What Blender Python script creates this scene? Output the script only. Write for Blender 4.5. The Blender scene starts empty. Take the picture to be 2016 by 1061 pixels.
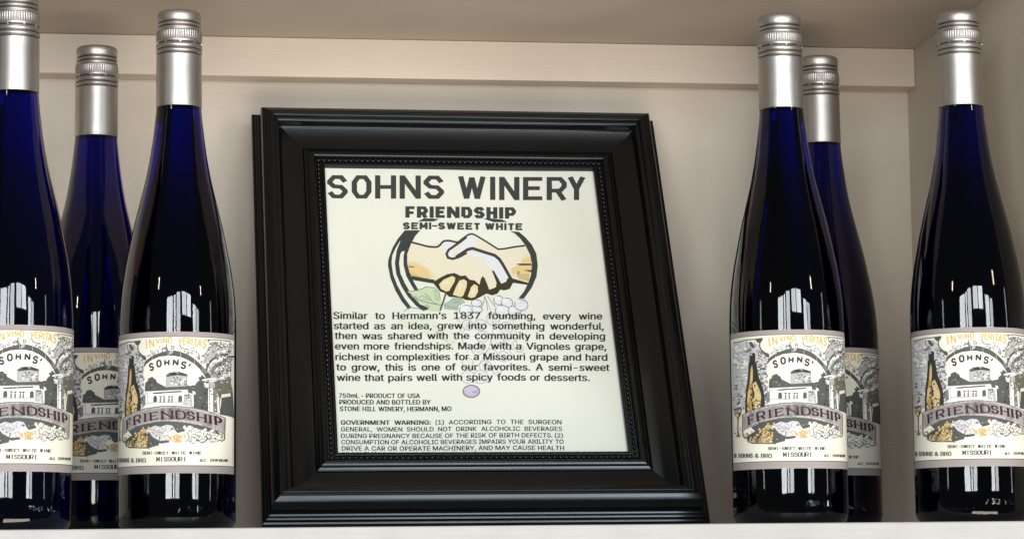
import bpy, bmesh, math, random
from math import sin, cos, tan, radians, pi, asin, atan2
from mathutils import Vector, Matrix
from mathutils.geometry import tessellate_polygon

S = bpy.context.scene
COL = S.collection
MM = 0.001
Z0 = 7.09                      # survey heights are measured 7.09 mm above the shelf board
D = 1633.48                    # camera distance from the front row, mm

# ------------------------------------------------------------------ camera
cam_data = bpy.data.cameras.new('camera')
cam = bpy.data.objects.new('camera', cam_data)
COL.objects.link(cam)
S.camera = cam
S.render.resolution_x, S.render.resolution_y = 1024, 538
cam_data.sensor_fit = 'HORIZONTAL'
cam_data.sensor_width = 36.0
cam_data.lens = 36.0 * 4952.98 / 2016.0
cam_data.clip_start, cam_data.clip_end = 0.05, 50
pitch, yaw, roll = radians(6.64), radians(7.96), radians(-0.61)
F = Vector((sin(yaw) * cos(pitch), cos(yaw) * cos(pitch), sin(pitch)))
Rt = Vector((cos(yaw), -sin(yaw), 0))
Up = Rt.cross(F)
R2 = Rt * cos(roll) + Up * sin(roll)
U2 = -Rt * sin(roll) + Up * cos(roll)
cam.matrix_world = Matrix(((R2.x, U2.x, -F.x, 0), (R2.y, U2.y, -F.y, -D * MM),
                           (R2.z, U2.z, -F.z, (-30.01 + Z0) * MM), (0, 0, 0, 1)))

# ------------------------------------------------------------------ world and lamps
S.view_settings.view_transform = 'Standard'
S.view_settings.look = 'None'
S.view_settings.exposure = 0.10
S.view_settings.gamma = 1.0
w = bpy.data.worlds.new('World'); S.world = w; w.use_nodes = True
bgn = w.node_tree.nodes['Background']
bgn.inputs[0].default_value = (0.93, 0.97, 1.0, 1)
bgn.inputs[1].default_value = 0.055

def area(name, loc, target, sx, sy, radiance, color):
    l = bpy.data.lights.new(name, 'AREA'); l.shape = 'RECTANGLE'; l.size = sx; l.size_y = sy
    l.energy = radiance * pi * sx * sy
    l.color = color
    o = bpy.data.objects.new(name, l); COL.objects.link(o)
    o.location = loc
    d = Vector(target) - Vector(loc)
    o.rotation_euler = d.to_track_quat('-Z', 'Y').to_euler()
    return o
DAY = (0.90, 0.96, 1.0)
WARM = (1.0, 0.87, 0.74)
# tall shop windows behind the camera, the source of the streaks on the glass
for x0, x1, z0, z1, rad in ((-0.87, -0.39, 0.06, 0.742, 14.5), (-0.30, -0.19, 0.06, 0.752, 15.5), (-0.11, 0.16, 0.06, 0.795, 12),
                            (0.31, 0.66, 0.505, 0.817, 13), (0.71, 1.05, 0.505, 0.812, 15.5), (1.26, 1.56, 0.06, 0.690, 14.5), (1.63, 1.92, 0.06, 0.672, 10)):
    area('window_light', ((x0 + x1) / 2, -2.2, (z0 + z1) / 2), ((x0 + x1) / 2, 0, (z0 + z1) / 2), x1 - x0, z1 - z0, rad, DAY)
# narrow windows far off to either side
area('side_window_light', (-2.4, -1.25, 0.45), (0.0, 0.0, 0.15), 0.14, 0.7, 4.5, DAY)
area('side_window_light', (3.1, -1.3, 0.45), (0.3, 0.0, 0.15), 0.12, 0.8, 4.0, DAY)
# added fill high in front, lifts the lower sheet; no lamp known there
area('sheet_fill_light', (0.3, -2.1, 2.75), (0.2, 0.1, 0.15), 1.4, 0.5, 7.0, (1.0, 0.95, 0.86))
# added broad warm light for the floor bounce, shining up under the shelf
area('low_bounce_light', (0.65, -2.3, -1.25), (0.25, 0.2, 0.30), 2.4, 1.3, 6.7, WARM)
# two small warm pendant lamps in the room
for px, pz in ((-1.85, 1.13), (2.30, 1.08)):
    area('pendant_light', (px, -2.2, pz), (0.1, 0, 0.15), 0.10, 0.22, 26.0, (1.0, 0.86, 0.70))

S.cycles.use_denoising = True
S.cycles.max_bounces = 14
S.cycles.transmission_bounces = 12
S.cycles.glossy_bounces = 6
S.cycles.caustics_reflective = False
S.cycles.caustics_refractive = False
S.cycles.sample_clamp_indirect = 6

# ------------------------------------------------------------------ materials
def newmat(name):
    m = bpy.data.materials.new(name); m.use_nodes = True
    return m, m.node_tree.nodes, m.node_tree.links, m.node_tree.nodes['Principled BSDF']

def paint(name, col, rough=0.5, spec=0.5, metal=0.0, noise=0.0, nscale=40, bump=0.0, bscale=(400, 400, 400), bdist=0.0004, coat=0.0):
    m, n, l, b = newmat(name)
    b.inputs['Roughness'].default_value = rough
    b.inputs['Metallic'].default_value = metal
    b.inputs['Specular IOR Level'].default_value = spec
    b.inputs['Coat Weight'].default_value = coat
    b.inputs['Base Color'].default_value = (*col, 1)
    tc = n.new('ShaderNodeTexCoord')
    if noise:
        nt = n.new('ShaderNodeTexNoise'); nt.inputs['Scale'].default_value = nscale
        nt.inputs['Detail'].default_value = 6
        l.new(tc.outputs['Object'], nt.inputs['Vector'])
        r = n.new('ShaderNodeMapRange')
        r.inputs['From Min'].default_value = 0.3; r.inputs['From Max'].default_value = 0.7
        r.inputs['To Min'].default_value = 1 - noise; r.inputs['To Max'].default_value = 1 + noise * 0.4
        l.new(nt.outputs['Fac'], r.inputs['Value'])
        v = n.new('ShaderNodeVectorMath'); v.operation = 'SCALE'
        v.inputs[0].default_value = col
        l.new(r.outputs[0], v.inputs['Scale'])
        l.new(v.outputs[0], b.inputs['Base Color'])
    if bump:
        mp = n.new('ShaderNodeMapping'); mp.inputs['Scale'].default_value = bscale
        l.new(tc.outputs['Object'], mp.inputs['Vector'])
        nb = n.new('ShaderNodeTexNoise'); nb.inputs['Scale'].default_value = 1.0; nb.inputs['Detail'].default_value = 5
        l.new(mp.outputs[0], nb.inputs['Vector'])
        bp = n.new('ShaderNodeBump'); bp.inputs['Strength'].default_value = bump
        bp.inputs['Distance'].default_value = bdist
        l.new(nb.outputs['Fac'], bp.inputs['Height'])
        l.new(bp.outputs[0], b.inputs['Normal'])
    return m

M = {}
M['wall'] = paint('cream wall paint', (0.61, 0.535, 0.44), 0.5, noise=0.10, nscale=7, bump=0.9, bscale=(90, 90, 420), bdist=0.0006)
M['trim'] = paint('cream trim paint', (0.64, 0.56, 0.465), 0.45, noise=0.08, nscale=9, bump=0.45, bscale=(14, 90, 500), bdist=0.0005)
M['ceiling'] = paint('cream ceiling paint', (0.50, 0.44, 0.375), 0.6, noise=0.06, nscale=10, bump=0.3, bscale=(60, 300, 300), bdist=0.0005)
M['shelf'] = paint('white shelf paint', (0.44, 0.44, 0.437), 0.4, noise=0.12, nscale=22, bump=0.9, bscale=(10, 60, 420), bdist=0.0009)
M['black'] = paint('black satin lacquer', (0.0022, 0.0025, 0.0032), 0.19, 0.47, noise=0.15, nscale=60, bump=0.12, bscale=(500, 500, 500), bdist=0.0001)
M['black'].node_tree.nodes['Principled BSDF'].inputs['Specular Tint'].default_value = (0.84, 0.93, 1.0, 1)
M['paper'] = paint('printed cream paper', (0.80, 0.825, 0.735), 0.7, 0.25, noise=0.05, nscale=11, bump=0.05, bscale=(300, 300, 300))
M['board'] = paint('brown backing board', (0.12, 0.085, 0.055), 0.8)
M['foil'] = paint('brushed silver foil', (0.50, 0.475, 0.45), 0.42, metal=1.0, noise=0.05, nscale=120, bump=0.10, bscale=(250, 250, 2500), bdist=0.00015)
M['groove_shade'] = paint('groove shade metal', (0.10, 0.095, 0.09), 0.5, metal=1.0)  # dark tone puts the shade inside the cap's recesses into the colour
M['label'] = paint('cream label paper', (0.80, 0.80, 0.69), 0.55, 0.3, noise=0.03, nscale=60)
INK = {
    'ink': (0.035, 0.038, 0.036), 'slate': (0.085, 0.095, 0.09), 'grey': (0.20, 0.205, 0.20), 'mist': (0.43, 0.43, 0.44),
    'lavender': (0.57, 0.575, 0.615), 'cream': (0.80, 0.80, 0.69), 'white': (0.84, 0.85, 0.82), 'mauve': (0.335, 0.30, 0.30),
    'gold': (0.48, 0.33, 0.11), 'sand': (0.66, 0.52, 0.28), 'orange': (0.68, 0.42, 0.13), 'plum': (0.035, 0.018, 0.022), 'bronze': (0.11, 0.075, 0.025),
    'olive': (0.14, 0.15, 0.10),
    'type': (0.022, 0.026, 0.028), 'title': (0.048, 0.056, 0.052), 'sheet': (0.80, 0.825, 0.735), 'skin': (0.80, 0.76, 0.60),
    'honey': (0.78, 0.60, 0.28), 'tan': (0.79, 0.67, 0.42), 'pale': (0.76, 0.79, 0.83), 'leaf': (0.56, 0.70, 0.46), 'fern': (0.42, 0.53, 0.44), 'vein': (0.22, 0.28, 0.22),
    'line': (0.20, 0.20, 0.21), 'faint': (0.37, 0.38, 0.37), 'grape': (0.50, 0.47, 0.62), 'finger': (0.80, 0.70, 0.40), 'knuckle': (0.05, 0.045, 0.025),
    'palegreen': (0.74, 0.80, 0.66),
}
INKM = {}
def inkmat(k):
    if k not in INKM:
        INKM[k] = paint('print ' + k, INK[k], 0.6, 0.25, noise=0.10 if k in ('slate', 'grey', 'mist', 'lavender', 'gold') else 0.04, nscale=700)
    return INKM[k]

def glassmat():
    m, n, l, b = newmat('cobalt bottle glass')
    b.inputs['Base Color'].default_value = (0.10, 0.28, 1.0, 1)
    b.inputs['Roughness'].default_value = 0.025
    b.inputs['IOR'].default_value = 1.54
    b.inputs['Transmission Weight'].default_value = 1.0
    b.inputs['Specular IOR Level'].default_value = 0.62
    tc = n.new('ShaderNodeTexCoord'); mp = n.new('ShaderNodeMapping'); mp.inputs['Scale'].default_value = (28, 28, 9)
    oi = n.new('ShaderNodeObjectInfo'); ad = n.new('ShaderNodeVectorMath'); ad.operation = 'ADD'
    l.new(tc.outputs['Object'], ad.inputs[0]); l.new(oi.outputs['Random'], ad.inputs[1])
    l.new(ad.outputs[0], mp.inputs['Vector'])
    nb = n.new('ShaderNodeTexNoise'); nb.inputs['Scale'].default_value = 1.0; nb.inputs['Detail'].default_value = 3
    l.new(mp.outputs[0], nb.inputs['Vector'])
    bp = n.new('ShaderNodeBump'); bp.inputs['Strength'].default_value = 0.5; bp.inputs['Distance'].default_value = 0.0006
    l.new(nb.outputs['Fac'], bp.inputs['Height']); l.new(bp.outputs[0], b.inputs['Normal'])
    va = n.new('ShaderNodeVolumeAbsorption')
    va.inputs['Color'].default_value = (0.0, 0.02, 0.68, 1); va.inputs['Density'].default_value = 180
    l.new(va.outputs[0], n['Material Output'].inputs['Volume'])
    return m
M['glass'] = glassmat()

# ------------------------------------------------------------------ mesh helpers
def link(name, me, mat=None, parent=None, smooth=False):
    o = bpy.data.objects.new(name, me); COL.objects.link(o)
    if mat is not None:
        for q in (mat if isinstance(mat, list) else [mat]): me.materials.append(q)
    if parent is not None: o.parent = parent
    if smooth:
        for p in me.polygons: p.use_smooth = True
    return o
def from_bm(name, bm, mat=None, parent=None, smooth=False):
    me = bpy.data.meshes.new(name); bm.to_mesh(me); bm.free()
    return link(name, me, mat, parent, smooth)
def box_bm(x0, x1, y0, y1, z0, z1, bev=0.0):
    bm = bmesh.new()
    bmesh.ops.create_cube(bm, size=1)
    for v in bm.verts:
        v.co = Vector((x0 + (v.co.x + .5) * (x1 - x0), y0 + (v.co.y + .5) * (y1 - y0), z0 + (v.co.z + .5) * (z1 - z0)))
    if bev: bmesh.ops.bevel(bm, geom=bm.edges[:], offset=bev, segments=3, affect='EDGES', profile=0.5)
    return bm
def tag(o, label, cat, group=None):
    o['label'] = label; o['category'] = cat
    if group: o['group'] = group
def structure(o): o['kind'] = 'structure'; return o

def lathe(profile, seg=96, rfun=None):
    """profile: list of (r, z) in mm, closed on the axis at both ends when r == 0"""
    bm = bmesh.new(); rings = []
    for r, z in profile:
        if r < 1e-6: rings.append([bm.verts.new((0, 0, z * MM))]); continue
        ring = []
        for i in range(seg):
            a = 2 * pi * i / seg
            rr = rfun(r, z, a) if rfun else r
            ring.append(bm.verts.new((rr * cos(a) * MM, rr * sin(a) * MM, z * MM)))
        rings.append(ring)
    for A, B in zip(rings, rings[1:]):
        for i in range(seg):
            j = (i + 1) % seg
            if len(A) == 1 and len(B) == 1: break
            if len(A) == 1: bm.faces.new((A[0], B[j], B[i]))
            elif len(B) == 1: bm.faces.new((A[i], A[j], B[0]))
            else: bm.faces.new((A[i], A[j], B[j], B[i]))
    bmesh.ops.recalc_face_normals(bm, faces=bm.faces[:])
    return bm

def catmull(pts, n=5):
    out = []
    for i in range(len(pts) - 1):
        p0 = pts[max(i - 1, 0)]; p1 = pts[i]; p2 = pts[i + 1]; p3 = pts[min(i + 2, len(pts) - 1)]
        for k in range(n):
            t = k / n
            out.append(tuple(0.5 * ((2 * p1[d]) + (-p0[d] + p2[d]) * t + (2 * p0[d] - 5 * p1[d] + 4 * p2[d] - p3[d]) * t * t
                                    + (-p0[d] + 3 * p1[d] - 3 * p2[d] + p3[d]) * t ** 3) for d in range(2)))
    out.append(tuple(pts[-1]))
    return out

# ------------------------------------------------------------------ flat print: polygons in artboard units
class Print:
    """collects coloured polygons in artboard units; each new colour lies a hair above the last"""
    def __init__(self): self.items = []; self.k = 0; self.sx = 1.0
    def poly(self, pts, col, lift=None):
        self.k += 1
        if len(pts) >= 3: self.items.append((list(pts), col, self.k if lift is None else lift))
    def stroke(self, pts, wd, col, closed=False, taper=None):
        self.k += 1
        sx = self.sx                                 # broad-nib factor: upright strokes are sx times wider
        P = [Vector((p[0] / sx, p[1])) for p in pts]
        n = len(P)
        L, R = [], []
        for i in range(n):
            if closed: a, b = P[i - 1], P[(i + 1) % n]
            else: a, b = P[max(i - 1, 0)], P[min(i + 1, n - 1)]
            c = P[i]
            d1 = (c - a); d2 = (b - c)
            if d1.length < 1e-6: d1 = d2
            if d2.length < 1e-6: d2 = d1
            d1 = d1.normalized(); d2 = d2.normalized()
            t = d1 + d2
            if t.length < 1e-3: t = d1
            t.normalize()
            nrm = Vector((-t.y, t.x))
            k = max(0.45, abs(nrm.dot(Vector((-d1.y, d1.x)))))
            h = wd / 2 / k
            if taper: h *= taper(i / max(n - 1, 1))
            a_, b_ = c + nrm * h, c - nrm * h; L.append(Vector((a_.x * sx, a_.y))); R.append(Vector((b_.x * sx, b_.y)))
        m = n if closed else n - 1
        for i in range(m):
            j = (i + 1) % n
            self.items.append(([L[i][:], L[j][:], R[j][:], R[i][:]], col, self.k))
    def blob(self, x, y, rx, ry, col, rnd, n=8, rough=0.3, rot=None):
        r0 = rnd.random() * 6.28 if rot is None else rot
        pts = []
        for i in range(n):
            a = 2 * pi * i / n
            q = 1 - rough * rnd.random()
            u, v = rx * q * cos(a), ry * q * sin(a)
            pts.append((x + u * cos(r0) - v * sin(r0), y + u * sin(r0) + v * cos(r0)))
        self.poly(pts, col)
    def ellipse(self, x, y, rx, ry, col, rot=0, n=18):
        self.poly([(x + rx * cos(2 * pi * i / n) * cos(rot) - ry * sin(2 * pi * i / n) * sin(rot),
                    y + rx * cos(2 * pi * i / n) * sin(rot) + ry * sin(2 * pi * i / n) * cos(rot)) for i in range(n)], col)
    def ring(self, x, y, rx, ry, wd, col, n=18, a0=0, a1=2 * pi, rot=0):
        pts = []
        full = abs(a1 - a0 - 2 * pi) < 1e-6
        for i in range(n if full else n + 1):
            a = a0 + (a1 - a0) * i / n
            u, v = rx * cos(a), ry * sin(a)
            pts.append((x + u * cos(rot) - v * sin(rot), y + u * sin(rot) + v * cos(rot)))
        self.stroke(pts, wd, col, closed=full)

def inside(p, poly):
    x, y = p; c = False; j = len(poly) - 1
    for i in range(len(poly)):
        if (poly[i][1] > y) != (poly[j][1] > y) and x < (poly[j][0] - poly[i][0]) * (y - poly[i][1]) / (poly[j][1] - poly[i][1]) + poly[i][0]: c = not c
        j = i
    return c
def scatter(pr, region, n, cols, r, rnd, rough=0.45, aspect=0.6):
    xs = [p[0] for p in region]; ys = [p[1] for p in region]
    k = 0; tries = 0
    while k < n and tries < n * 20:
        tries += 1
        x, y = rnd.uniform(min(xs), max(xs)), rnd.uniform(min(ys), max(ys))
        if not inside((x, y), region): continue
        k += 1
        rr = rnd.uniform(*r)
        pr.blob(x, y, rr, rr * rnd.uniform(aspect, 1), rnd.choice(cols), rnd, n=rnd.choice((6, 7, 8)), rough=rough)

def stones(pr, region, n, r, rnd, dark=('ink', 'slate'), light=('white', 'cream', 'mist', 'white'), rough=.3):
    """pale lumps, each with its own dark outline on the lower side, like a line engraving"""
    xs = [p[0] for p in region]; ys = [p[1] for p in region]
    k = 0; tries = 0
    while k < n and tries < n * 20:
        tries += 1
        x, y = rnd.uniform(min(xs), max(xs)), rnd.uniform(min(ys), max(ys))
        if not inside((x, y), region): continue
        k += 1
        q = rnd.uniform(*r); a = rnd.random() * 3
        pr.blob(x, y, q, q * .7, rnd.choice(dark), rnd, n=8, rough=rough, rot=a)
        pr.blob(x - q * .10, y - q * .14, q * .74, q * .48, rnd.choice(light), rnd, n=8, rough=rough, rot=a)

# single-stroke letters on a unit box
OCT = [(0, .26), (0, .74), (.26, 1), (.74, 1), (1, .74), (1, .26), (.74, 0), (.26, 0)]
GLYPH = {
    'S': [[(1, .76), (.74, 1), (.26, 1), (0, .78), (0, .70), (.27, .52), (.73, .50), (1, .30), (1, .22), (.74, 0), (.26, 0), (0, .22)]],
    'O': [OCT + [OCT[0], OCT[1]]],
    'H': [[(0, 0), (0, 1)], [(1, 0), (1, 1)], [(0, .5), (1, .5)]],
    'N': [[(0, 0), (0, 1)], [(0, .97), (1, .03)], [(1, 0), (1, 1)]],
    'W': [[(0, 1), (.26, .04)], [(.26, .04), (.5, .96)], [(.5, .96), (.74, .04)], [(.74, .04), (1, 1)]],
    'I': [[(.5, 0), (.5, 1)]],
    'E': [[(1, 1), (0, 1), (0, 0), (1, 0)], [(0, .52), (.85, .52)]],
    'R': [[(0, 0), (0, 1), (.74, 1), (1, .80), (1, .64), (.74, .45), (0, .45)], [(.55, .45), (1, 0)]],
    'Y': [[(0, 1), (.5, .48), (.5, 0)], [(1, 1), (.5, .48)]],
    'F': [[(0, 0), (0, 1), (1, 1)], [(0, .50), (.85, .50)]],
    'D': [[(0, .0), (0, 1), (.70, 1), (1, .74), (1, .26), (.70, 0), (0, 0)]],
    'P': [[(0, 0), (0, 1), (.74, 1), (1, .80), (1, .62), (.74, .42), (0, .42)]],
    'M': [[(0, 0), (0, 1)], [(0, .98), (.5, .25)], [(.5, .25), (1, .98)], [(1, 1), (1, 0)]],
    'T': [[(0, 1), (1, 1)], [(.5, 1), (.5, 0)]],
    'V': [[(0, 1), (.5, .02)], [(.5, .02), (1, 1)]],
    'A': [[(0, 0), (.5, .98)], [(.5, .98), (1, 0)], [(.2, .33), (.8, .33)]],
    'B': [[(0, 0), (0, 1), (.7, 1), (.95, .86), (.95, .66), (.7, .53), (0, .53)], [(.7, .53), (1, .38), (1, .14), (.72, 0), (0, 0)]],
    'U': [[(0, 1), (0, .25), (.26, 0), (.74, 0), (1, .25), (1, 1)]],
    'L': [[(0, 1), (0, 0), (1, 0)]],
    'C': [[(1, .76), (.74, 1), (.26, 1), (0, .74), (0, .26), (.26, 0), (.74, 0), (1, .24)]],
    '-': [[(0, .5), (1, .5)]], '.': [[(.35, .04), (.65, .04)]], "'": [[(.7, 1.1), (.3, .5)]],
    '&': [[(1, .0), (.2, .68), (.2, .9), (.45, 1), (.68, .88), (.62, .68), (.1, .36), (.05, .14), (.3, 0), (.6, .02), (.95, .42)]],
    '1': [[(.25, .8), (.55, 1), (.55, 0)]], '2': [[(0, .78), (.25, 1), (.75, 1), (1, .78), (1, .6), (0, 0), (1, 0)]],
    '%': [[(.9, 1), (.1, 0)], [(.05, .8), (.3, .8)], [(.7, .2), (.95, .2)]],
}
def letter(pr, ch, quad, wd, col, thin=None, serif=0.0, round_=False):
    """quad: bottom-left, bottom-right, top-right, top-left in artboard units (stroke centre lines)"""
    if ch == ' ': return
    bl, br, tr, tl = [Vector(q) for q in quad]
    def m(p):
        u, v = p
        return (bl * (1 - u) + br * u) * (1 - v) + (tl * (1 - u) + tr * u) * v
    for line in GLYPH[ch]:
        pts = line
        if round_ and len(line) > 3: pts = catmull(line, 3)
        P = [m(p) for p in pts]
        if thin is None:
            pr.stroke([p[:] for p in P], wd, col)
        else:
            ux = (br - bl).normalized()
            for a, b in zip(P, P[1:]):
                d = (b - a)
                if d.length < 1e-6: continue
                s = abs(d.normalized().dot(Vector((-ux.y, ux.x))))
                t = thin + (wd - thin) * s ** 1.3
                e = d.normalized() * t * 0.22
                pr.stroke([(a - e)[:], (b + e)[:]], t, col)
    if serif:
        ux = (br - bl).normalized()
        for line in GLYPH[ch]:
            ends = (0, -1)
            for e in ends:
                p = line[e]; q = line[1 if e == 0 else -2]
                if abs(p[0] - q[0]) < 0.35 and (p[1] < 0.05 or p[1] > 0.95) and abs(p[1] - q[1]) > .2:
                    c = m(p)
                    pr.stroke([(c - ux * serif)[:], (c + ux * serif)[:]], thin, col)
            for p in line:
                if ch in 'EFRPDBL' and p[0] == 0 and p[1] in (0, 1):
                    c = m(p); pr.stroke([(c - ux * serif)[:], (c + ux * serif * .5)[:]], thin, col)
                if ch in 'EFTL' and p[0] == 1 and p[1] in (0, 1) or ch == 'T' and p[0] == 0 and p[1] == 1:
                    c = m(p); vy = (tl - bl).normalized() * (serif if p[1] == 0 else -serif)
                    pr.stroke([c[:], (c + vy)[:]], thin, col)

def boxq(x0, x1, yb, yt): return [(x0, yb), (x1, yb), (x1, yt), (x0, yt)]

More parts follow.
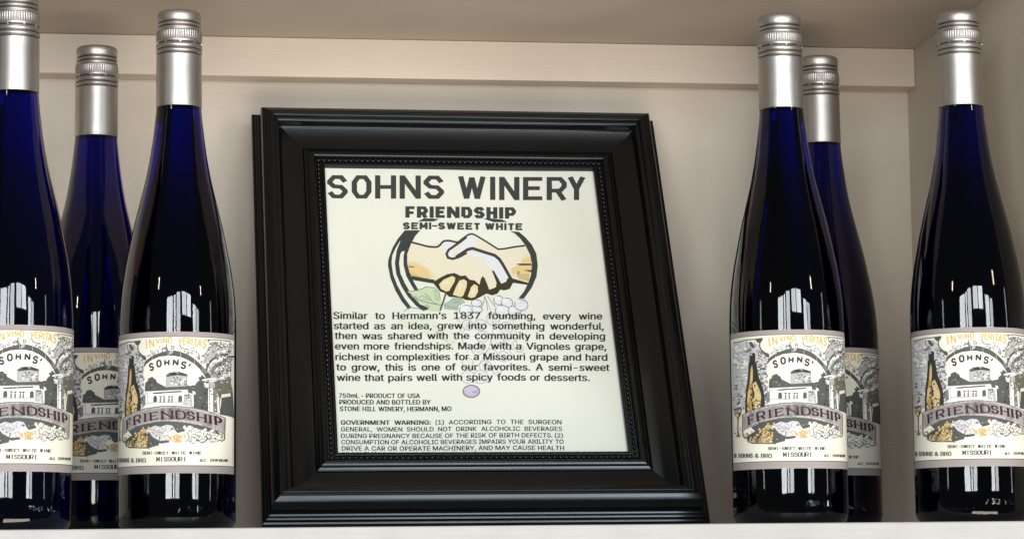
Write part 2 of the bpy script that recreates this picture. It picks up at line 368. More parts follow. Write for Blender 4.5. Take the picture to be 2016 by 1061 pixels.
# plain sans-serif letters as triangles: character -> (advance, outline points, triangle corners), 1/1000 em
GLYPHS = {
'(': (273, '89 207 101 324 132 441 177 539 236 539 191 428 161 313 151 207 160 115 188 16 236 -96 177 -96 139 -21 111 55 95 131', '2 3 4 2 4 5 1 2 5 1 5 6 0 1 6 0 6 7 14 0 7 14 7 8 13 14 8 13 8 9 12 13 9 12 9 10 11 12 10'),
')': (273, '37 -96 86 18 113 116 122 207 112 313 82 428 37 539 97 539 142 441 173 323 184 207 178 130 161 53 134 -22 97 -96', '5 6 7 5 7 8 5 8 9 4 5 9 4 9 10 3 4 10 2 3 10 2 10 11 2 11 12 1 2 12 1 12 13 0 1 13 0 13 14'),
',': (188, '38 -119 68 71 137 71 84 -119', '0 1 2 0 2 3'),
'-': (453, '337 244 337 188 114 188 114 244', '2 3 0 2 0 1'),
'.': (188, '95 -4 78 -1 63 9 53 24 50 41 53 59 63 73 78 83 95 87 113 83 128 73 138 59 141 41 138 24 128 9 113 -1', '7 8 9 6 7 9 6 9 10 5 6 10 5 10 11 4 5 11 4 11 12 3 4 12 3 12 13 3 13 14 2 3 14 1 2 14 1 14 15 0 1 15'),
'0': (453, '227 -7 174 1 130 24 95 62 69 113 53 178 48 254 53 330 69 395 95 447 130 484 174 508 227 516 279 508 323 484 358 447 384 395 400 330 405 254 400 178 384 113 359 62 323 24 279 1 227 50 261 56 290 74 313 103 330 144 340 194 344 254 340 314 330 365 313 405 290 435 261 453 227 460 192 453 163 435 140 405 123 365 113 314 109 254 113 194 123 144 140 103 163 74 192 56', '11 12 13 10 11 13 10 13 14 9 10 14 9 14 36 36 14 15 9 36 37 35 36 15 9 37 38 34 35 15 8 9 38 34 15 16 8 38 39 33 34 16 8 39 40 32 33 16 7 8 40 32 16 17 7 40 41 31 32 17 31 17 18 6 7 41 6 41 42 30 31 18 5 6 42 5 42 43 29 30 18 29 18 19 5 43 44 28 29 19 4 5 44 28 19 20 4 44 45 27 28 20 3 4 45 27 20 21 3 45 46 26 27 21 3 46 47 25 26 21 25 21 22 2 3 47 2 47 24 24 25 22 2 24 22 1 2 22 1 22 23 1 23 0'),
'1': (453, '76 0 76 55 391 55 391 0 276 509 276 0 212 0 212 448 209 448 86 358 86 427 198 509', '0 1 2 0 2 3 10 11 4 10 4 8 8 4 7 7 4 5 10 8 9 6 7 5'),
'2': (453, '64 0 64 47 234 229 282 282 311 327 320 371 317 397 308 419 293 436 273 449 224 460 196 457 172 447 153 433 139 413 130 390 127 362 66 362 71 405 86 442 111 473 143 496 182 511 225 516 268 511 306 497 337 474 361 445 376 411 381 372 371 318 336 259 267 180 153 60 153 57 389 57 389 0', '22 23 24 22 24 25 21 22 25 21 25 26 20 21 26 20 26 27 19 20 11 11 20 10 10 20 27 9 10 27 19 11 12 8 9 27 19 12 13 8 27 28 18 19 13 7 8 28 18 13 14 6 7 28 18 14 15 6 28 29 17 18 15 5 6 29 17 15 16 5 29 30 4 5 30 3 4 30 3 30 31 2 3 31 2 31 32 1 2 32 1 32 33 1 33 34 1 34 35 1 35 36 0 1 36'),
'3': (453, '218 -7 173 -3 133 10 98 30 70 57 52 91 44 132 109 132 115 107 126 87 144 71 165 59 219 50 275 61 297 74 315 93 325 116 329 145 326 172 316 196 299 217 275 234 242 244 201 248 157 248 157 299 288 448 288 452 70 452 70 509 372 509 372 461 211 278 211 289 264 288 308 276 344 253 371 222 387 186 393 145 387 103 370 66 344 36 309 12 266 -2', '28 29 30 28 30 31 28 31 27 27 31 26 26 31 32 25 26 33 33 26 32 24 25 33 24 33 34 24 34 35 24 35 36 24 36 23 23 36 22 22 36 37 21 22 37 20 21 37 20 37 38 19 20 38 18 19 38 18 38 39 17 18 39 16 17 39 16 39 40 5 6 7 5 7 8 15 16 40 5 8 9 15 40 41 14 15 41 4 5 9 4 9 10 13 14 41 4 10 11 13 41 42 12 13 42 4 11 12 3 4 12 3 12 42 3 42 43 2 3 43 2 43 44 1 2 44 1 44 0'),
'5': (453, '221 -7 178 -2 140 11 108 32 83 60 66 93 60 130 122 130 127 108 138 89 173 60 221 50 250 53 276 64 298 82 314 104 324 131 328 162 324 193 314 221 297 244 275 262 248 273 218 277 167 268 128 246 67 253 96 509 366 509 366 452 151 452 134 301 136 301 178 325 229 334 263 330 294 321 321 306 345 285 364 260 379 231 388 199 391 163 385 117 369 76 343 41 309 15 268 -1', '26 27 30 30 27 28 30 28 29 26 30 31 33 34 35 33 35 36 32 33 36 32 36 37 32 37 38 26 31 32 26 32 23 23 32 38 23 38 39 26 23 24 22 23 39 21 22 39 26 24 25 20 21 39 20 39 40 19 20 40 19 40 41 18 19 41 18 41 42 17 18 42 17 42 43 16 17 43 15 16 43 5 6 7 5 7 8 15 43 44 5 8 9 14 15 44 4 5 9 4 9 10 13 14 44 13 44 45 12 13 45 4 10 11 3 4 11 11 12 45 3 11 45 3 45 46 2 3 46 2 46 47 1 2 47 1 47 0'),
'7': (453, '97 0 323 448 323 452 62 452 62 509 391 509 391 449 165 0', '3 4 5 3 5 2 2 5 6 1 2 6 1 6 7 0 1 7'),
'8': (453, '226 -7 178 -2 136 11 101 33 74 62 57 96 52 135 55 166 65 195 81 220 101 241 125 256 153 265 153 267 119 282 93 308 76 342 70 380 75 417 90 450 114 477 146 498 184 511 226 516 269 511 306 498 337 477 361 450 377 417 382 380 376 342 359 308 333 282 300 267 300 265 327 256 351 241 372 220 387 195 397 166 401 135 395 96 378 62 352 33 317 11 275 -2 226 49 258 52 285 60 307 74 323 91 333 113 337 139 333 165 322 189 305 208 283 223 256 232 226 235 196 232 169 223 147 208 130 189 119 165 115 139 119 113 129 91 145 74 167 60 195 52 226 290 274 300 293 313 307 330 316 351 319 376 316 399 308 420 294 437 275 449 226 460 177 449 159 437 145 420 136 399 133 376 136 351 145 330 159 313 178 300', '22 23 24 21 22 24 21 24 25 20 21 25 20 25 26 20 26 27 19 20 80 80 20 27 19 80 81 79 80 27 18 19 81 79 27 28 18 81 82 78 79 28 18 82 83 77 78 28 18 83 84 76 77 28 17 18 84 76 28 29 17 84 85 75 76 29 16 17 85 75 29 30 16 85 86 74 75 30 16 86 87 73 74 30 73 30 31 15 16 87 15 87 88 72 73 31 15 88 89 71 72 31 71 31 32 14 15 89 14 89 70 70 71 32 14 70 32 14 32 33 13 14 33 12 13 33 12 33 34 11 12 34 11 34 35 10 11 35 10 35 36 9 10 58 58 10 36 58 36 37 9 58 59 57 58 37 56 57 37 9 59 60 9 60 61 55 56 37 8 9 61 55 37 38 8 61 62 54 55 38 7 8 62 54 38 39 7 62 63 53 54 39 6 7 63 53 39 40 6 63 64 52 53 40 6 64 65 51 52 40 5 6 65 51 40 41 5 65 66 50 51 41 4 5 66 50 41 42 4 66 67 49 50 42 4 67 68 48 49 42 3 4 68 48 42 43 3 68 69 47 48 43 46 47 43 3 69 46 3 46 43 3 43 44 2 3 44 1 2 44 1 44 45 1 45 0'),
':': (188, '95 -4 78 -1 63 9 53 24 50 41 53 59 63 73 78 83 95 87 113 83 128 73 138 59 141 41 138 24 128 9 113 -1 95 271 78 274 63 284 53 299 50 316 53 334 63 349 78 359 95 362 113 359 128 349 138 334 141 316 138 299 128 284 113 274', '7 8 9 6 7 9 6 9 10 5 6 10 5 10 11 4 5 11 4 11 12 3 4 12 3 12 13 3 13 14 2 3 14 1 2 14 1 14 15 0 1 15 23 24 25 22 23 25 22 25 26 21 22 26 21 26 27 21 27 28 20 21 28 19 20 28 19 28 29 18 19 29 18 29 30 17 18 30 17 30 31 16 17 31'),
'A': (480, '16 0 201 509 276 509 463 0 395 0 287 302 264 372 232 478 245 478 213 371 191 302 85 0 110 142 110 199 370 199 370 142', '0 1 7 7 1 2 7 2 8 8 2 3 0 7 9 9 7 6 9 8 6 6 8 3 5 6 3 0 9 10 0 10 11 4 5 3 12 13 14 12 14 15'),
'B': (456, '60 0 60 509 241 509 289 504 329 491 359 469 381 442 394 410 398 374 395 344 387 320 356 286 315 267 315 262 339 257 363 245 385 227 402 203 414 173 418 136 413 100 400 67 377 39 344 18 301 4 247 0 125 57 245 57 296 63 330 80 349 105 355 137 352 161 342 184 327 203 306 218 279 228 248 231 125 231 125 285 238 285 288 296 308 309 323 326 333 348 336 372 330 403 313 429 283 446 240 452 125 452', '0 1 50 50 1 2 50 2 3 50 3 4 50 4 5 50 5 49 49 5 6 0 50 39 48 49 6 47 48 6 47 6 7 46 47 7 46 7 8 45 46 8 45 8 9 44 45 9 43 44 9 43 9 10 42 43 10 42 10 11 41 42 11 40 41 11 40 11 12 0 39 38 38 39 40 38 40 12 38 12 13 38 13 14 38 14 15 38 15 37 37 15 16 0 38 26 36 37 16 35 36 16 35 16 17 34 35 17 34 17 18 33 34 18 32 33 18 32 18 19 31 32 19 30 31 19 30 19 20 29 30 20 29 20 21 28 29 21 28 21 22 27 28 22 0 26 27 0 27 22 0 22 23 0 23 24 0 24 25'),
'C': (510, '267 -7 205 1 150 25 104 63 70 115 48 179 40 254 48 329 70 393 104 445 150 484 205 508 267 516 340 504 373 490 402 471 427 447 448 418 463 385 473 348 408 348 389 395 357 428 315 449 267 456 223 450 184 432 150 403 125 364 109 314 103 254 109 194 125 145 151 105 184 76 223 59 267 53 315 60 357 81 389 114 408 160 473 160 463 124 448 91 428 62 402 38 373 19 341 5 305 -4', '11 12 13 10 11 13 10 13 14 10 14 15 9 10 15 9 15 24 24 15 16 9 24 25 23 24 16 9 25 26 22 23 16 22 16 17 8 9 26 8 26 27 21 22 17 21 17 18 8 27 28 20 21 18 7 8 28 20 18 19 7 28 29 6 7 29 6 29 30 5 6 30 5 30 31 5 31 32 4 5 32 39 40 41 39 41 42 4 32 33 39 42 43 3 4 33 38 39 43 3 33 34 38 43 44 37 38 44 3 34 35 2 3 35 37 44 45 36 37 45 2 35 36 2 36 45 2 45 46 1 2 46 1 46 47 1 47 48 0 1 48'),
'D': (502, '219 0 96 0 96 57 215 57 272 63 318 81 354 110 379 149 394 198 399 255 394 312 379 361 354 399 320 428 275 446 221 452 93 452 93 509 225 509 294 501 353 478 399 441 433 391 455 329 462 255 455 181 433 119 398 68 351 31 291 8 125 509 125 0 60 0 60 509', '16 17 18 16 18 19 16 19 20 16 20 15 15 20 21 14 15 21 13 14 21 13 21 22 12 13 22 11 12 22 11 22 23 10 11 23 10 23 24 9 10 24 8 9 24 8 24 25 7 8 25 7 25 26 6 7 26 6 26 27 5 6 27 4 5 27 4 27 28 3 4 28 1 2 3 1 3 28 1 28 29 1 29 0 32 33 30 32 30 31'),
'E': (419, '60 0 60 509 372 509 372 452 125 452 125 286 355 286 355 229 125 229 125 57 375 57 375 0', '0 1 4 4 1 2 4 2 3 0 4 5 0 5 8 8 5 6 8 6 7 0 8 9 0 9 10 0 10 11'),
'F': (410, '60 0 60 509 369 509 369 452 125 452 125 278 346 278 346 221 125 221 125 0', '0 1 4 4 1 2 4 2 3 0 4 5 0 5 8 8 5 6 8 6 7 0 8 9'),
'G': (520, '269 -7 205 1 149 25 104 64 69 116 47 179 40 254 47 329 69 393 103 445 149 484 203 508 265 516 304 513 340 504 374 489 403 469 429 445 449 416 465 384 474 349 408 349 387 393 356 427 315 448 265 456 222 450 183 432 150 404 125 364 109 314 103 254 109 194 125 145 151 105 184 76 224 59 269 53 309 57 345 71 374 93 396 123 410 160 415 202 434 199 283 199 283 256 478 256 478 200 471 141 451 91 419 50 377 19 326 0', '11 12 13 11 13 14 10 11 14 10 14 15 10 15 16 9 10 16 9 16 25 25 16 17 9 25 26 24 25 17 9 26 27 23 24 17 8 9 27 23 17 18 8 27 28 22 23 18 22 18 19 8 28 29 7 8 29 21 22 19 21 19 20 7 29 30 6 7 30 6 30 31 45 46 47 45 47 43 43 47 48 5 6 31 5 31 32 45 43 42 44 43 48 44 48 49 42 45 44 42 44 49 5 32 33 4 5 33 41 42 49 4 33 34 41 49 50 40 41 50 3 4 34 3 34 35 39 40 50 39 50 51 3 35 36 38 39 51 2 3 36 2 36 37 37 38 51 2 37 51 2 51 52 1 2 52 1 52 53 0 1 53'),
'H': (517, '60 0 60 509 125 509 125 289 392 289 392 509 457 509 457 0 392 0 392 232 125 232 125 0', '0 1 2 0 2 3 4 5 6 4 6 7 0 3 10 10 3 4 10 4 9 9 4 7 0 10 11 8 9 7'),
'I': (300, '31 0 31 57 118 57 118 452 31 452 31 509 269 509 269 452 183 452 183 57 269 57 269 0', '4 5 6 4 6 7 3 4 7 2 3 8 8 3 7 2 8 9 0 1 2 0 2 9 0 9 10 0 10 11'),
'K': (467, '104 145 104 216 139 261 174 303 212 344 364 509 448 509 231 276 228 276 60 0 60 509 125 509 125 334 124 225 125 193 125 0 372 0 188 259 228 309 449 0', '4 5 6 4 6 7 3 4 7 2 3 8 8 3 7 2 8 0 1 2 0 9 10 11 9 11 12 9 12 13 9 13 14 9 14 15 17 18 19 16 17 19'),
'L': (393, '60 0 60 509 125 509 125 57 361 57 361 0', '0 1 2 0 2 3 0 3 4 0 4 5'),
'M': (628, '60 0 60 509 152 509 277 187 287 159 299 123 311 84 322 49 307 49 318 83 330 121 342 158 352 187 476 509 568 509 568 0 504 0 504 291 504 327 505 369 506 413 507 457 513 457 498 409 482 363 467 322 456 291 342 0 286 0 170 291 159 321 145 361 129 408 112 457 119 457 120 416 121 372 122 328 122 291 122 0', '0 1 33 33 1 2 33 2 34 34 2 3 12 13 21 21 13 14 21 14 22 22 14 15 0 33 35 35 33 32 35 34 32 32 34 3 12 21 23 23 21 20 23 22 20 20 22 15 0 35 36 19 20 15 12 23 24 31 32 3 0 36 37 18 19 15 12 24 25 30 31 3 0 37 38 17 18 15 12 25 26 29 30 3 0 38 39 28 29 3 12 26 27 16 17 15 28 3 4 11 12 27 28 4 5 10 11 27 28 5 6 9 10 27 28 6 8 8 6 7 8 9 27 28 8 27'),
'N': (523, '60 0 60 509 136 509 343 183 363 151 388 107 414 55 405 54 401 108 399 157 399 195 399 509 463 509 463 0 387 0 202 290 177 331 148 381 108 452 119 454 122 384 124 328 125 291 125 0', '0 1 18 18 1 2 18 2 19 19 2 3 10 11 12 10 12 13 20 19 17 17 19 3 0 18 20 20 18 17 0 20 21 16 17 3 15 16 3 0 21 22 0 22 23 14 15 3 9 10 13 14 3 4 8 9 13 14 4 5 7 8 6 6 8 13 14 5 6 14 6 13'),
'O': (533, '267 -7 205 1 150 25 105 63 70 115 48 179 40 254 48 329 70 393 105 445 150 484 205 508 267 516 329 508 384 484 429 445 464 393 486 329 493 254 486 179 464 115 429 63 384 25 329 1 267 53 310 59 349 76 383 105 408 144 425 194 430 254 425 314 408 365 383 404 349 433 310 450 267 456 223 450 184 433 151 404 125 364 109 314 103 254 109 194 125 144 151 105 184 76 223 59', '11 12 13 10 11 13 10 13 14 9 10 14 9 14 36 36 14 15 9 36 37 35 36 15 34 35 15 9 37 38 8 9 38 34 15 16 33 34 16 8 38 39 32 33 16 8 39 40 7 8 40 32 16 17 31 32 17 7 40 41 6 7 41 31 17 18 30 31 18 6 41 42 5 6 42 5 42 43 29 30 18 29 18 19 5 43 44 28 29 19 28 19 20 4 5 44 4 44 45 27 28 20 3 4 45 27 20 21 3 45 46 26 27 21 3 46 47 25 26 21 2 3 47 25 21 22 2 47 24 24 25 22 2 24 22 1 2 22 1 22 23 1 23 0'),
'P': (445, '60 0 60 509 235 509 289 503 332 487 366 462 390 430 404 391 409 348 404 304 390 265 366 233 332 207 289 191 235 186 109 186 109 242 233 242 269 246 297 256 318 272 333 294 342 319 344 348 342 376 333 402 318 423 297 439 268 449 232 452 125 452 125 0', '0 1 30 30 1 2 30 2 3 30 3 4 30 4 5 30 5 29 29 5 28 28 5 6 0 30 16 16 30 31 27 28 6 26 27 6 26 6 7 25 26 7 24 25 7 24 7 8 23 24 8 22 23 8 22 8 9 21 22 9 21 9 10 20 21 10 19 20 10 19 10 11 18 19 11 17 18 11 0 16 15 31 16 17 31 17 14 14 17 11 14 11 12 14 12 13 0 15 14 0 14 31'),
'R': (449, '60 0 60 509 236 509 290 504 333 489 367 465 390 433 405 395 409 352 405 309 390 271 367 240 333 217 289 203 236 198 96 198 96 255 234 255 269 258 298 267 319 281 334 300 342 324 345 352 342 380 334 405 319 425 298 440 269 449 233 452 125 452 125 0 353 0 230 229 303 229 428 0', '0 1 16 16 1 30 30 1 2 30 2 3 30 3 4 30 4 5 30 5 29 29 5 28 28 5 6 16 30 31 27 28 6 26 27 6 26 6 7 25 26 7 24 25 7 24 7 8 23 24 8 22 23 8 22 8 9 21 22 9 21 9 10 20 21 10 19 20 10 19 10 11 18 19 11 17 18 11 0 16 15 31 16 17 31 17 14 14 17 11 14 11 12 14 12 13 0 15 14 0 14 31 32 33 34 32 34 35'),
'S': (447, '224 -9 172 -4 128 9 91 31 64 60 46 96 38 137 104 137 110 110 123 88 142 71 166 59 224 49 257 52 286 60 311 74 329 92 341 114 346 139 342 161 332 179 296 205 245 222 184 239 128 260 86 289 60 326 52 372 58 413 75 448 102 476 138 498 180 511 227 516 275 511 316 498 351 476 377 449 394 415 401 378 337 378 326 412 302 437 267 453 225 459 194 456 167 448 145 435 129 418 118 398 115 376 119 352 131 334 169 308 212 293 264 279 312 264 359 238 395 198 405 171 408 139 403 99 386 64 360 34 323 11 278 -4', '32 33 34 31 32 34 31 34 35 30 31 35 30 35 36 30 36 37 29 30 44 44 30 37 29 44 45 43 44 37 29 45 46 42 43 37 42 37 38 28 29 46 28 46 47 41 42 38 28 47 48 28 48 49 41 38 39 27 28 49 40 41 39 27 49 50 27 50 51 26 27 51 26 51 52 26 52 53 25 26 53 25 53 54 25 54 55 24 25 55 24 55 56 24 56 57 23 24 57 22 23 57 22 57 58 21 22 58 20 21 58 20 58 59 19 20 59 19 59 60 18 19 60 17 18 60 17 60 61 5 6 7 5 7 8 16 17 61 5 8 9 16 61 62 4 5 9 15 16 62 4 9 10 14 15 62 4 10 11 14 62 63 13 14 63 3 4 11 3 11 12 12 13 63 3 12 63 3 63 64 2 3 64 2 64 65 1 2 65 1 65 0'),
'T': (449, '32 452 32 509 417 509 417 452 257 452 257 0 193 0 193 452', '0 1 2 0 2 3 7 0 3 6 7 4 4 7 3 6 4 5'),
'U': (517, '259 -8 203 -2 154 15 114 43 85 80 66 124 60 173 60 509 124 509 124 178 128 144 141 113 160 87 187 68 220 56 259 52 298 56 331 68 357 87 377 113 389 144 393 178 393 509 457 509 457 173 451 124 433 80 403 43 363 15 315 -2', '6 7 8 6 8 9 21 22 23 21 23 24 6 9 10 20 21 24 5 6 10 20 24 25 5 10 11 19 20 25 4 5 11 19 25 26 4 11 12 18 19 26 4 12 13 17 18 26 3 4 13 17 26 27 3 13 14 16 17 27 3 14 15 15 16 27 3 15 27 3 27 28 2 3 28 1 2 28 1 28 29 0 1 29'),
'V': (480, '204 0 16 509 84 509 192 206 215 137 248 31 235 31 267 138 290 206 395 509 463 509 278 0', '0 1 2 0 2 3 8 9 10 8 10 11 0 3 4 7 8 11 6 7 5 5 7 11 0 4 5 0 5 11'),
'W': (686, '155 0 16 509 82 509 163 196 175 145 187 94 197 40 189 40 200 94 211 145 224 196 306 509 380 509 462 196 474 145 486 94 497 40 488 40 499 94 510 145 523 196 603 509 670 509 530 0 455 0 368 323 351 391 336 475 350 475 335 395 318 323 230 0', '0 1 2 0 2 3 10 11 27 27 11 12 27 12 28 28 12 13 20 21 22 20 22 23 10 27 29 29 27 26 29 28 26 26 28 13 10 29 30 25 26 13 10 30 31 24 25 13 0 3 4 9 10 31 24 13 14 19 20 23 0 4 5 8 9 31 24 14 15 18 19 23 0 5 7 7 5 6 7 8 31 24 15 17 17 15 16 17 18 23 0 7 31 24 17 23'),
'Y': (472, '203 0 203 208 16 509 91 509 192 344 222 292 250 230 224 230 251 293 280 344 381 509 455 509 268 208 268 0', '1 2 3 1 3 4 9 10 11 9 11 12 1 4 5 8 9 12 7 8 6 6 8 12 1 5 6 1 6 12 0 1 12 0 12 13'),
'a': (389, '160 -9 126 -5 94 5 68 22 48 45 35 73 30 108 34 138 43 161 58 179 78 193 125 211 178 220 234 227 265 235 273 243 276 255 276 257 267 297 240 322 196 331 149 322 118 301 100 274 41 291 57 322 79 346 104 364 133 375 194 384 239 379 286 360 306 343 322 320 333 290 337 251 337 0 277 0 277 52 272 52 252 25 215 1 170 45 202 49 228 59 248 74 263 93 272 115 276 138 276 190 259 182 231 176 200 171 175 168 134 159 103 139 95 124 92 105 102 72 130 52', '28 29 30 28 30 31 27 28 31 26 27 31 26 31 32 25 26 32 25 32 20 20 32 33 25 20 21 19 20 33 25 21 22 24 25 22 18 19 33 18 33 34 24 22 23 17 18 34 17 34 35 16 17 35 15 16 35 15 35 36 14 15 36 13 14 49 49 14 36 12 13 49 11 12 49 10 11 49 9 10 49 9 49 50 48 49 36 9 50 51 8 9 51 8 51 52 8 52 53 8 53 54 7 8 54 7 54 55 7 55 56 47 48 36 6 7 56 6 56 57 46 47 36 5 6 57 5 57 58 45 46 38 38 46 36 44 45 38 4 5 58 4 58 59 43 44 39 39 44 38 4 59 42 43 39 40 37 38 36 42 43 40 4 42 40 3 4 40 3 40 41 2 3 41 1 2 41 1 41 0'),
'c': (396, '207 -8 159 -2 117 16 82 46 56 85 40 133 34 187 40 243 56 291 82 330 117 360 159 378 207 384 260 377 305 356 340 322 362 277 303 262 290 289 270 311 242 325 207 330 173 325 145 310 124 287 108 258 99 224 96 187 99 151 108 117 124 89 145 66 173 51 207 46 243 52 271 66 292 89 304 117 363 102 341 56 306 21 261 -1', '11 12 13 10 11 13 10 13 14 9 10 14 9 14 21 21 14 15 8 9 22 22 9 21 20 21 15 8 22 23 19 20 15 19 15 16 18 19 16 8 23 24 7 8 24 17 18 16 7 24 25 7 25 26 6 7 26 6 26 27 5 6 27 5 27 28 5 28 29 4 5 29 4 29 30 36 37 38 36 38 39 35 36 39 4 30 31 3 4 31 34 35 39 3 31 32 34 39 40 33 34 40 3 32 33 3 33 40 2 3 40 2 40 41 1 2 41 1 41 0'),
'd': (424, '195 -8 151 -2 111 16 79 45 55 84 39 133 34 189 39 245 55 293 79 332 112 361 151 378 196 384 228 381 253 373 287 346 306 319 311 319 311 509 372 509 372 0 313 0 313 59 307 59 287 31 252 4 227 -5 205 47 236 51 263 65 284 86 299 115 309 150 312 189 309 229 300 263 284 291 263 312 237 325 205 330 172 325 145 311 124 290 108 261 99 227 96 189 99 151 109 117 124 88 145 66 172 51', '17 18 19 17 19 20 11 12 13 11 13 14 10 11 14 10 14 15 9 10 15 9 15 39 39 15 16 8 9 40 40 9 39 38 39 16 37 38 16 8 40 41 37 16 17 37 17 36 36 17 35 35 17 20 8 41 42 7 8 42 7 42 43 34 35 20 7 43 44 6 7 44 33 34 20 6 44 45 6 45 46 32 33 20 5 6 46 5 46 47 31 32 20 4 5 47 4 47 48 30 31 22 22 31 20 4 48 49 29 30 22 3 4 49 3 49 50 28 29 23 23 29 22 28 23 24 21 22 20 3 50 27 27 28 24 3 27 24 2 3 24 2 24 25 1 2 25 1 25 26 0 1 26'),
'e': (404, '212 -8 161 -2 117 16 82 46 56 85 40 132 34 187 39 242 55 290 81 329 115 359 157 378 205 384 266 374 294 361 319 341 341 315 357 282 368 242 371 194 371 169 75 169 75 221 338 221 310 202 307 237 298 269 283 294 263 314 237 326 205 330 173 326 146 313 125 294 109 270 99 241 96 211 96 178 100 139 110 106 128 80 151 61 179 50 212 46 254 53 285 73 306 105 365 91 353 63 335 39 311 19 283 4 249 -5', '11 12 13 10 11 13 10 13 14 10 14 15 9 10 15 9 15 30 30 15 16 9 30 31 29 30 16 8 9 31 28 29 16 8 31 32 28 16 17 27 28 17 8 32 33 26 27 17 8 33 34 7 8 34 26 17 18 7 34 35 25 26 18 25 18 23 23 18 19 6 7 22 22 7 35 22 35 36 24 25 23 6 22 21 36 22 23 36 23 19 37 36 19 37 19 20 5 6 21 38 37 20 5 21 20 5 20 38 5 38 39 4 5 39 4 39 40 45 46 47 45 47 48 3 4 40 3 40 41 44 45 48 44 48 49 3 41 42 43 44 49 3 42 43 3 43 49 2 3 49 2 49 50 2 50 51 1 2 51 1 51 52 0 1 52'),
'f': (254, '228 379 228 327 6 327 6 379 81 0 81 432 84 461 96 486 113 505 135 519 187 530 222 527 243 521 227 468 215 472 195 474 171 470 154 460 145 443 142 419 142 0', '2 3 0 2 0 1 9 10 11 9 11 12 9 12 13 8 9 13 7 8 14 14 8 13 6 7 15 15 7 14 6 15 16 6 16 17 5 6 17 5 17 18 5 18 19 4 5 19 4 19 20'),
'g': (425, '207 -151 168 -148 134 -140 82 -110 51 -69 101 -41 122 -66 154 -88 207 -97 249 -92 282 -75 304 -47 311 -6 311 68 306 68 287 41 252 16 227 8 195 5 152 10 113 27 80 53 55 90 39 136 34 191 39 246 55 293 80 332 112 361 152 378 196 384 228 382 253 373 288 346 308 319 313 319 313 379 372 379 372 -9 367 -54 350 -90 324 -117 291 -136 251 -147 205 59 237 63 264 75 285 95 300 121 309 154 312 193 309 231 300 264 285 291 264 312 237 325 205 330 172 325 145 312 124 290 109 262 99 229 96 193 99 155 109 123 124 96 145 76 172 63', '29 30 31 29 31 32 35 36 37 35 37 38 28 29 32 28 32 33 27 28 33 27 33 56 56 33 34 26 27 57 57 27 56 55 56 34 54 55 34 26 57 58 54 34 35 54 35 53 53 35 52 52 35 51 51 35 38 26 58 59 25 26 59 25 59 60 25 60 61 24 25 61 50 51 38 24 61 62 24 62 63 49 50 38 23 24 63 23 63 64 48 49 38 22 23 64 22 64 65 47 48 13 13 48 38 22 65 66 46 47 13 21 22 66 21 66 67 45 46 14 14 46 13 45 14 15 12 13 38 21 67 44 44 45 15 21 44 15 20 21 15 20 15 16 19 20 16 19 16 17 18 19 17 11 12 38 11 38 39 4 5 6 10 11 39 10 39 40 4 6 7 3 4 7 9 10 40 3 7 8 9 40 41 8 9 41 3 8 41 2 3 41 2 41 42 2 42 43 1 2 43 1 43 0'),
'h': (410, '114 227 114 0 53 0 53 509 114 509 114 287 102 287 124 332 152 362 187 379 227 384 264 380 295 369 321 349 341 321 353 285 357 240 357 0 296 0 296 235 290 275 273 304 246 323 210 329 184 326 161 317 141 303 126 283 117 257', '2 3 4 2 4 6 6 4 5 9 10 11 9 11 12 8 9 12 8 12 13 7 8 13 7 13 23 23 13 14 6 7 25 25 7 24 24 7 23 22 23 14 21 22 14 21 14 15 6 25 26 20 21 15 6 26 27 2 6 28 28 6 27 20 15 16 19 20 16 2 28 0 19 16 17 18 19 17 2 0 1'),
'i': (167, '53 0 53 379 114 379 114 0 84 443 67 446 54 455 44 468 41 483 44 499 54 512 67 521 84 524 100 521 114 512 123 499 126 483 123 468 114 455 100 446', '0 1 2 0 2 3 11 12 13 10 11 13 10 13 14 9 10 14 9 14 15 8 9 15 8 15 16 7 8 16 7 16 17 6 7 17 6 17 18 5 6 18 5 18 19 4 5 19'),
'l': (189, '139 -2 101 3 74 20 58 47 53 84 53 509 114 509 114 99 120 62 130 54 146 52 160 53 170 54 181 3 162 -1', '4 5 6 4 6 7 4 7 8 3 4 8 3 8 9 3 9 10 11 12 13 10 11 13 3 10 13 2 3 13 1 2 13 0 1 13 0 13 14'),
'm': (610, '53 0 53 379 112 379 112 295 108 295 118 323 132 346 172 376 219 386 257 380 287 361 309 331 321 295 312 295 322 321 337 343 381 375 437 386 468 383 497 372 522 354 541 328 553 296 557 255 557 0 496 0 496 254 490 289 473 313 447 326 419 330 395 328 374 320 345 290 335 247 335 0 274 0 274 260 269 288 253 311 229 326 199 330 158 320 140 307 126 289 117 266 114 238 114 0', '7 8 9 16 17 18 16 18 19 7 9 10 0 1 2 0 2 4 4 2 3 6 7 10 15 16 19 15 19 20 6 10 11 15 20 21 5 6 41 41 6 11 14 15 30 30 15 21 41 11 40 40 11 12 5 41 42 14 30 31 29 30 21 29 21 22 14 31 32 28 29 22 39 40 12 4 5 42 13 14 32 4 42 43 13 32 33 27 28 22 38 39 13 13 39 12 4 43 44 27 22 23 0 4 45 45 4 44 38 13 33 38 33 34 26 27 23 37 38 34 0 45 46 36 37 34 26 23 24 25 26 24 36 34 35 0 46 47'),
'n': (410, '114 227 114 0 53 0 53 379 112 379 112 287 102 287 124 332 152 362 187 379 227 384 264 380 295 369 321 349 341 321 353 285 357 240 357 0 296 0 296 235 290 275 273 304 246 323 210 329 184 326 161 317 141 303 126 283 117 257', '9 10 11 9 11 12 2 3 4 2 4 6 6 4 5 8 9 12 8 12 13 7 8 13 7 13 23 23 13 14 6 7 25 25 7 24 24 7 23 22 23 14 21 22 14 21 14 15 6 25 26 20 21 15 6 26 27 2 6 28 28 6 27 20 15 16 19 20 16 2 28 0 19 16 17 18 19 17 2 0 1'),
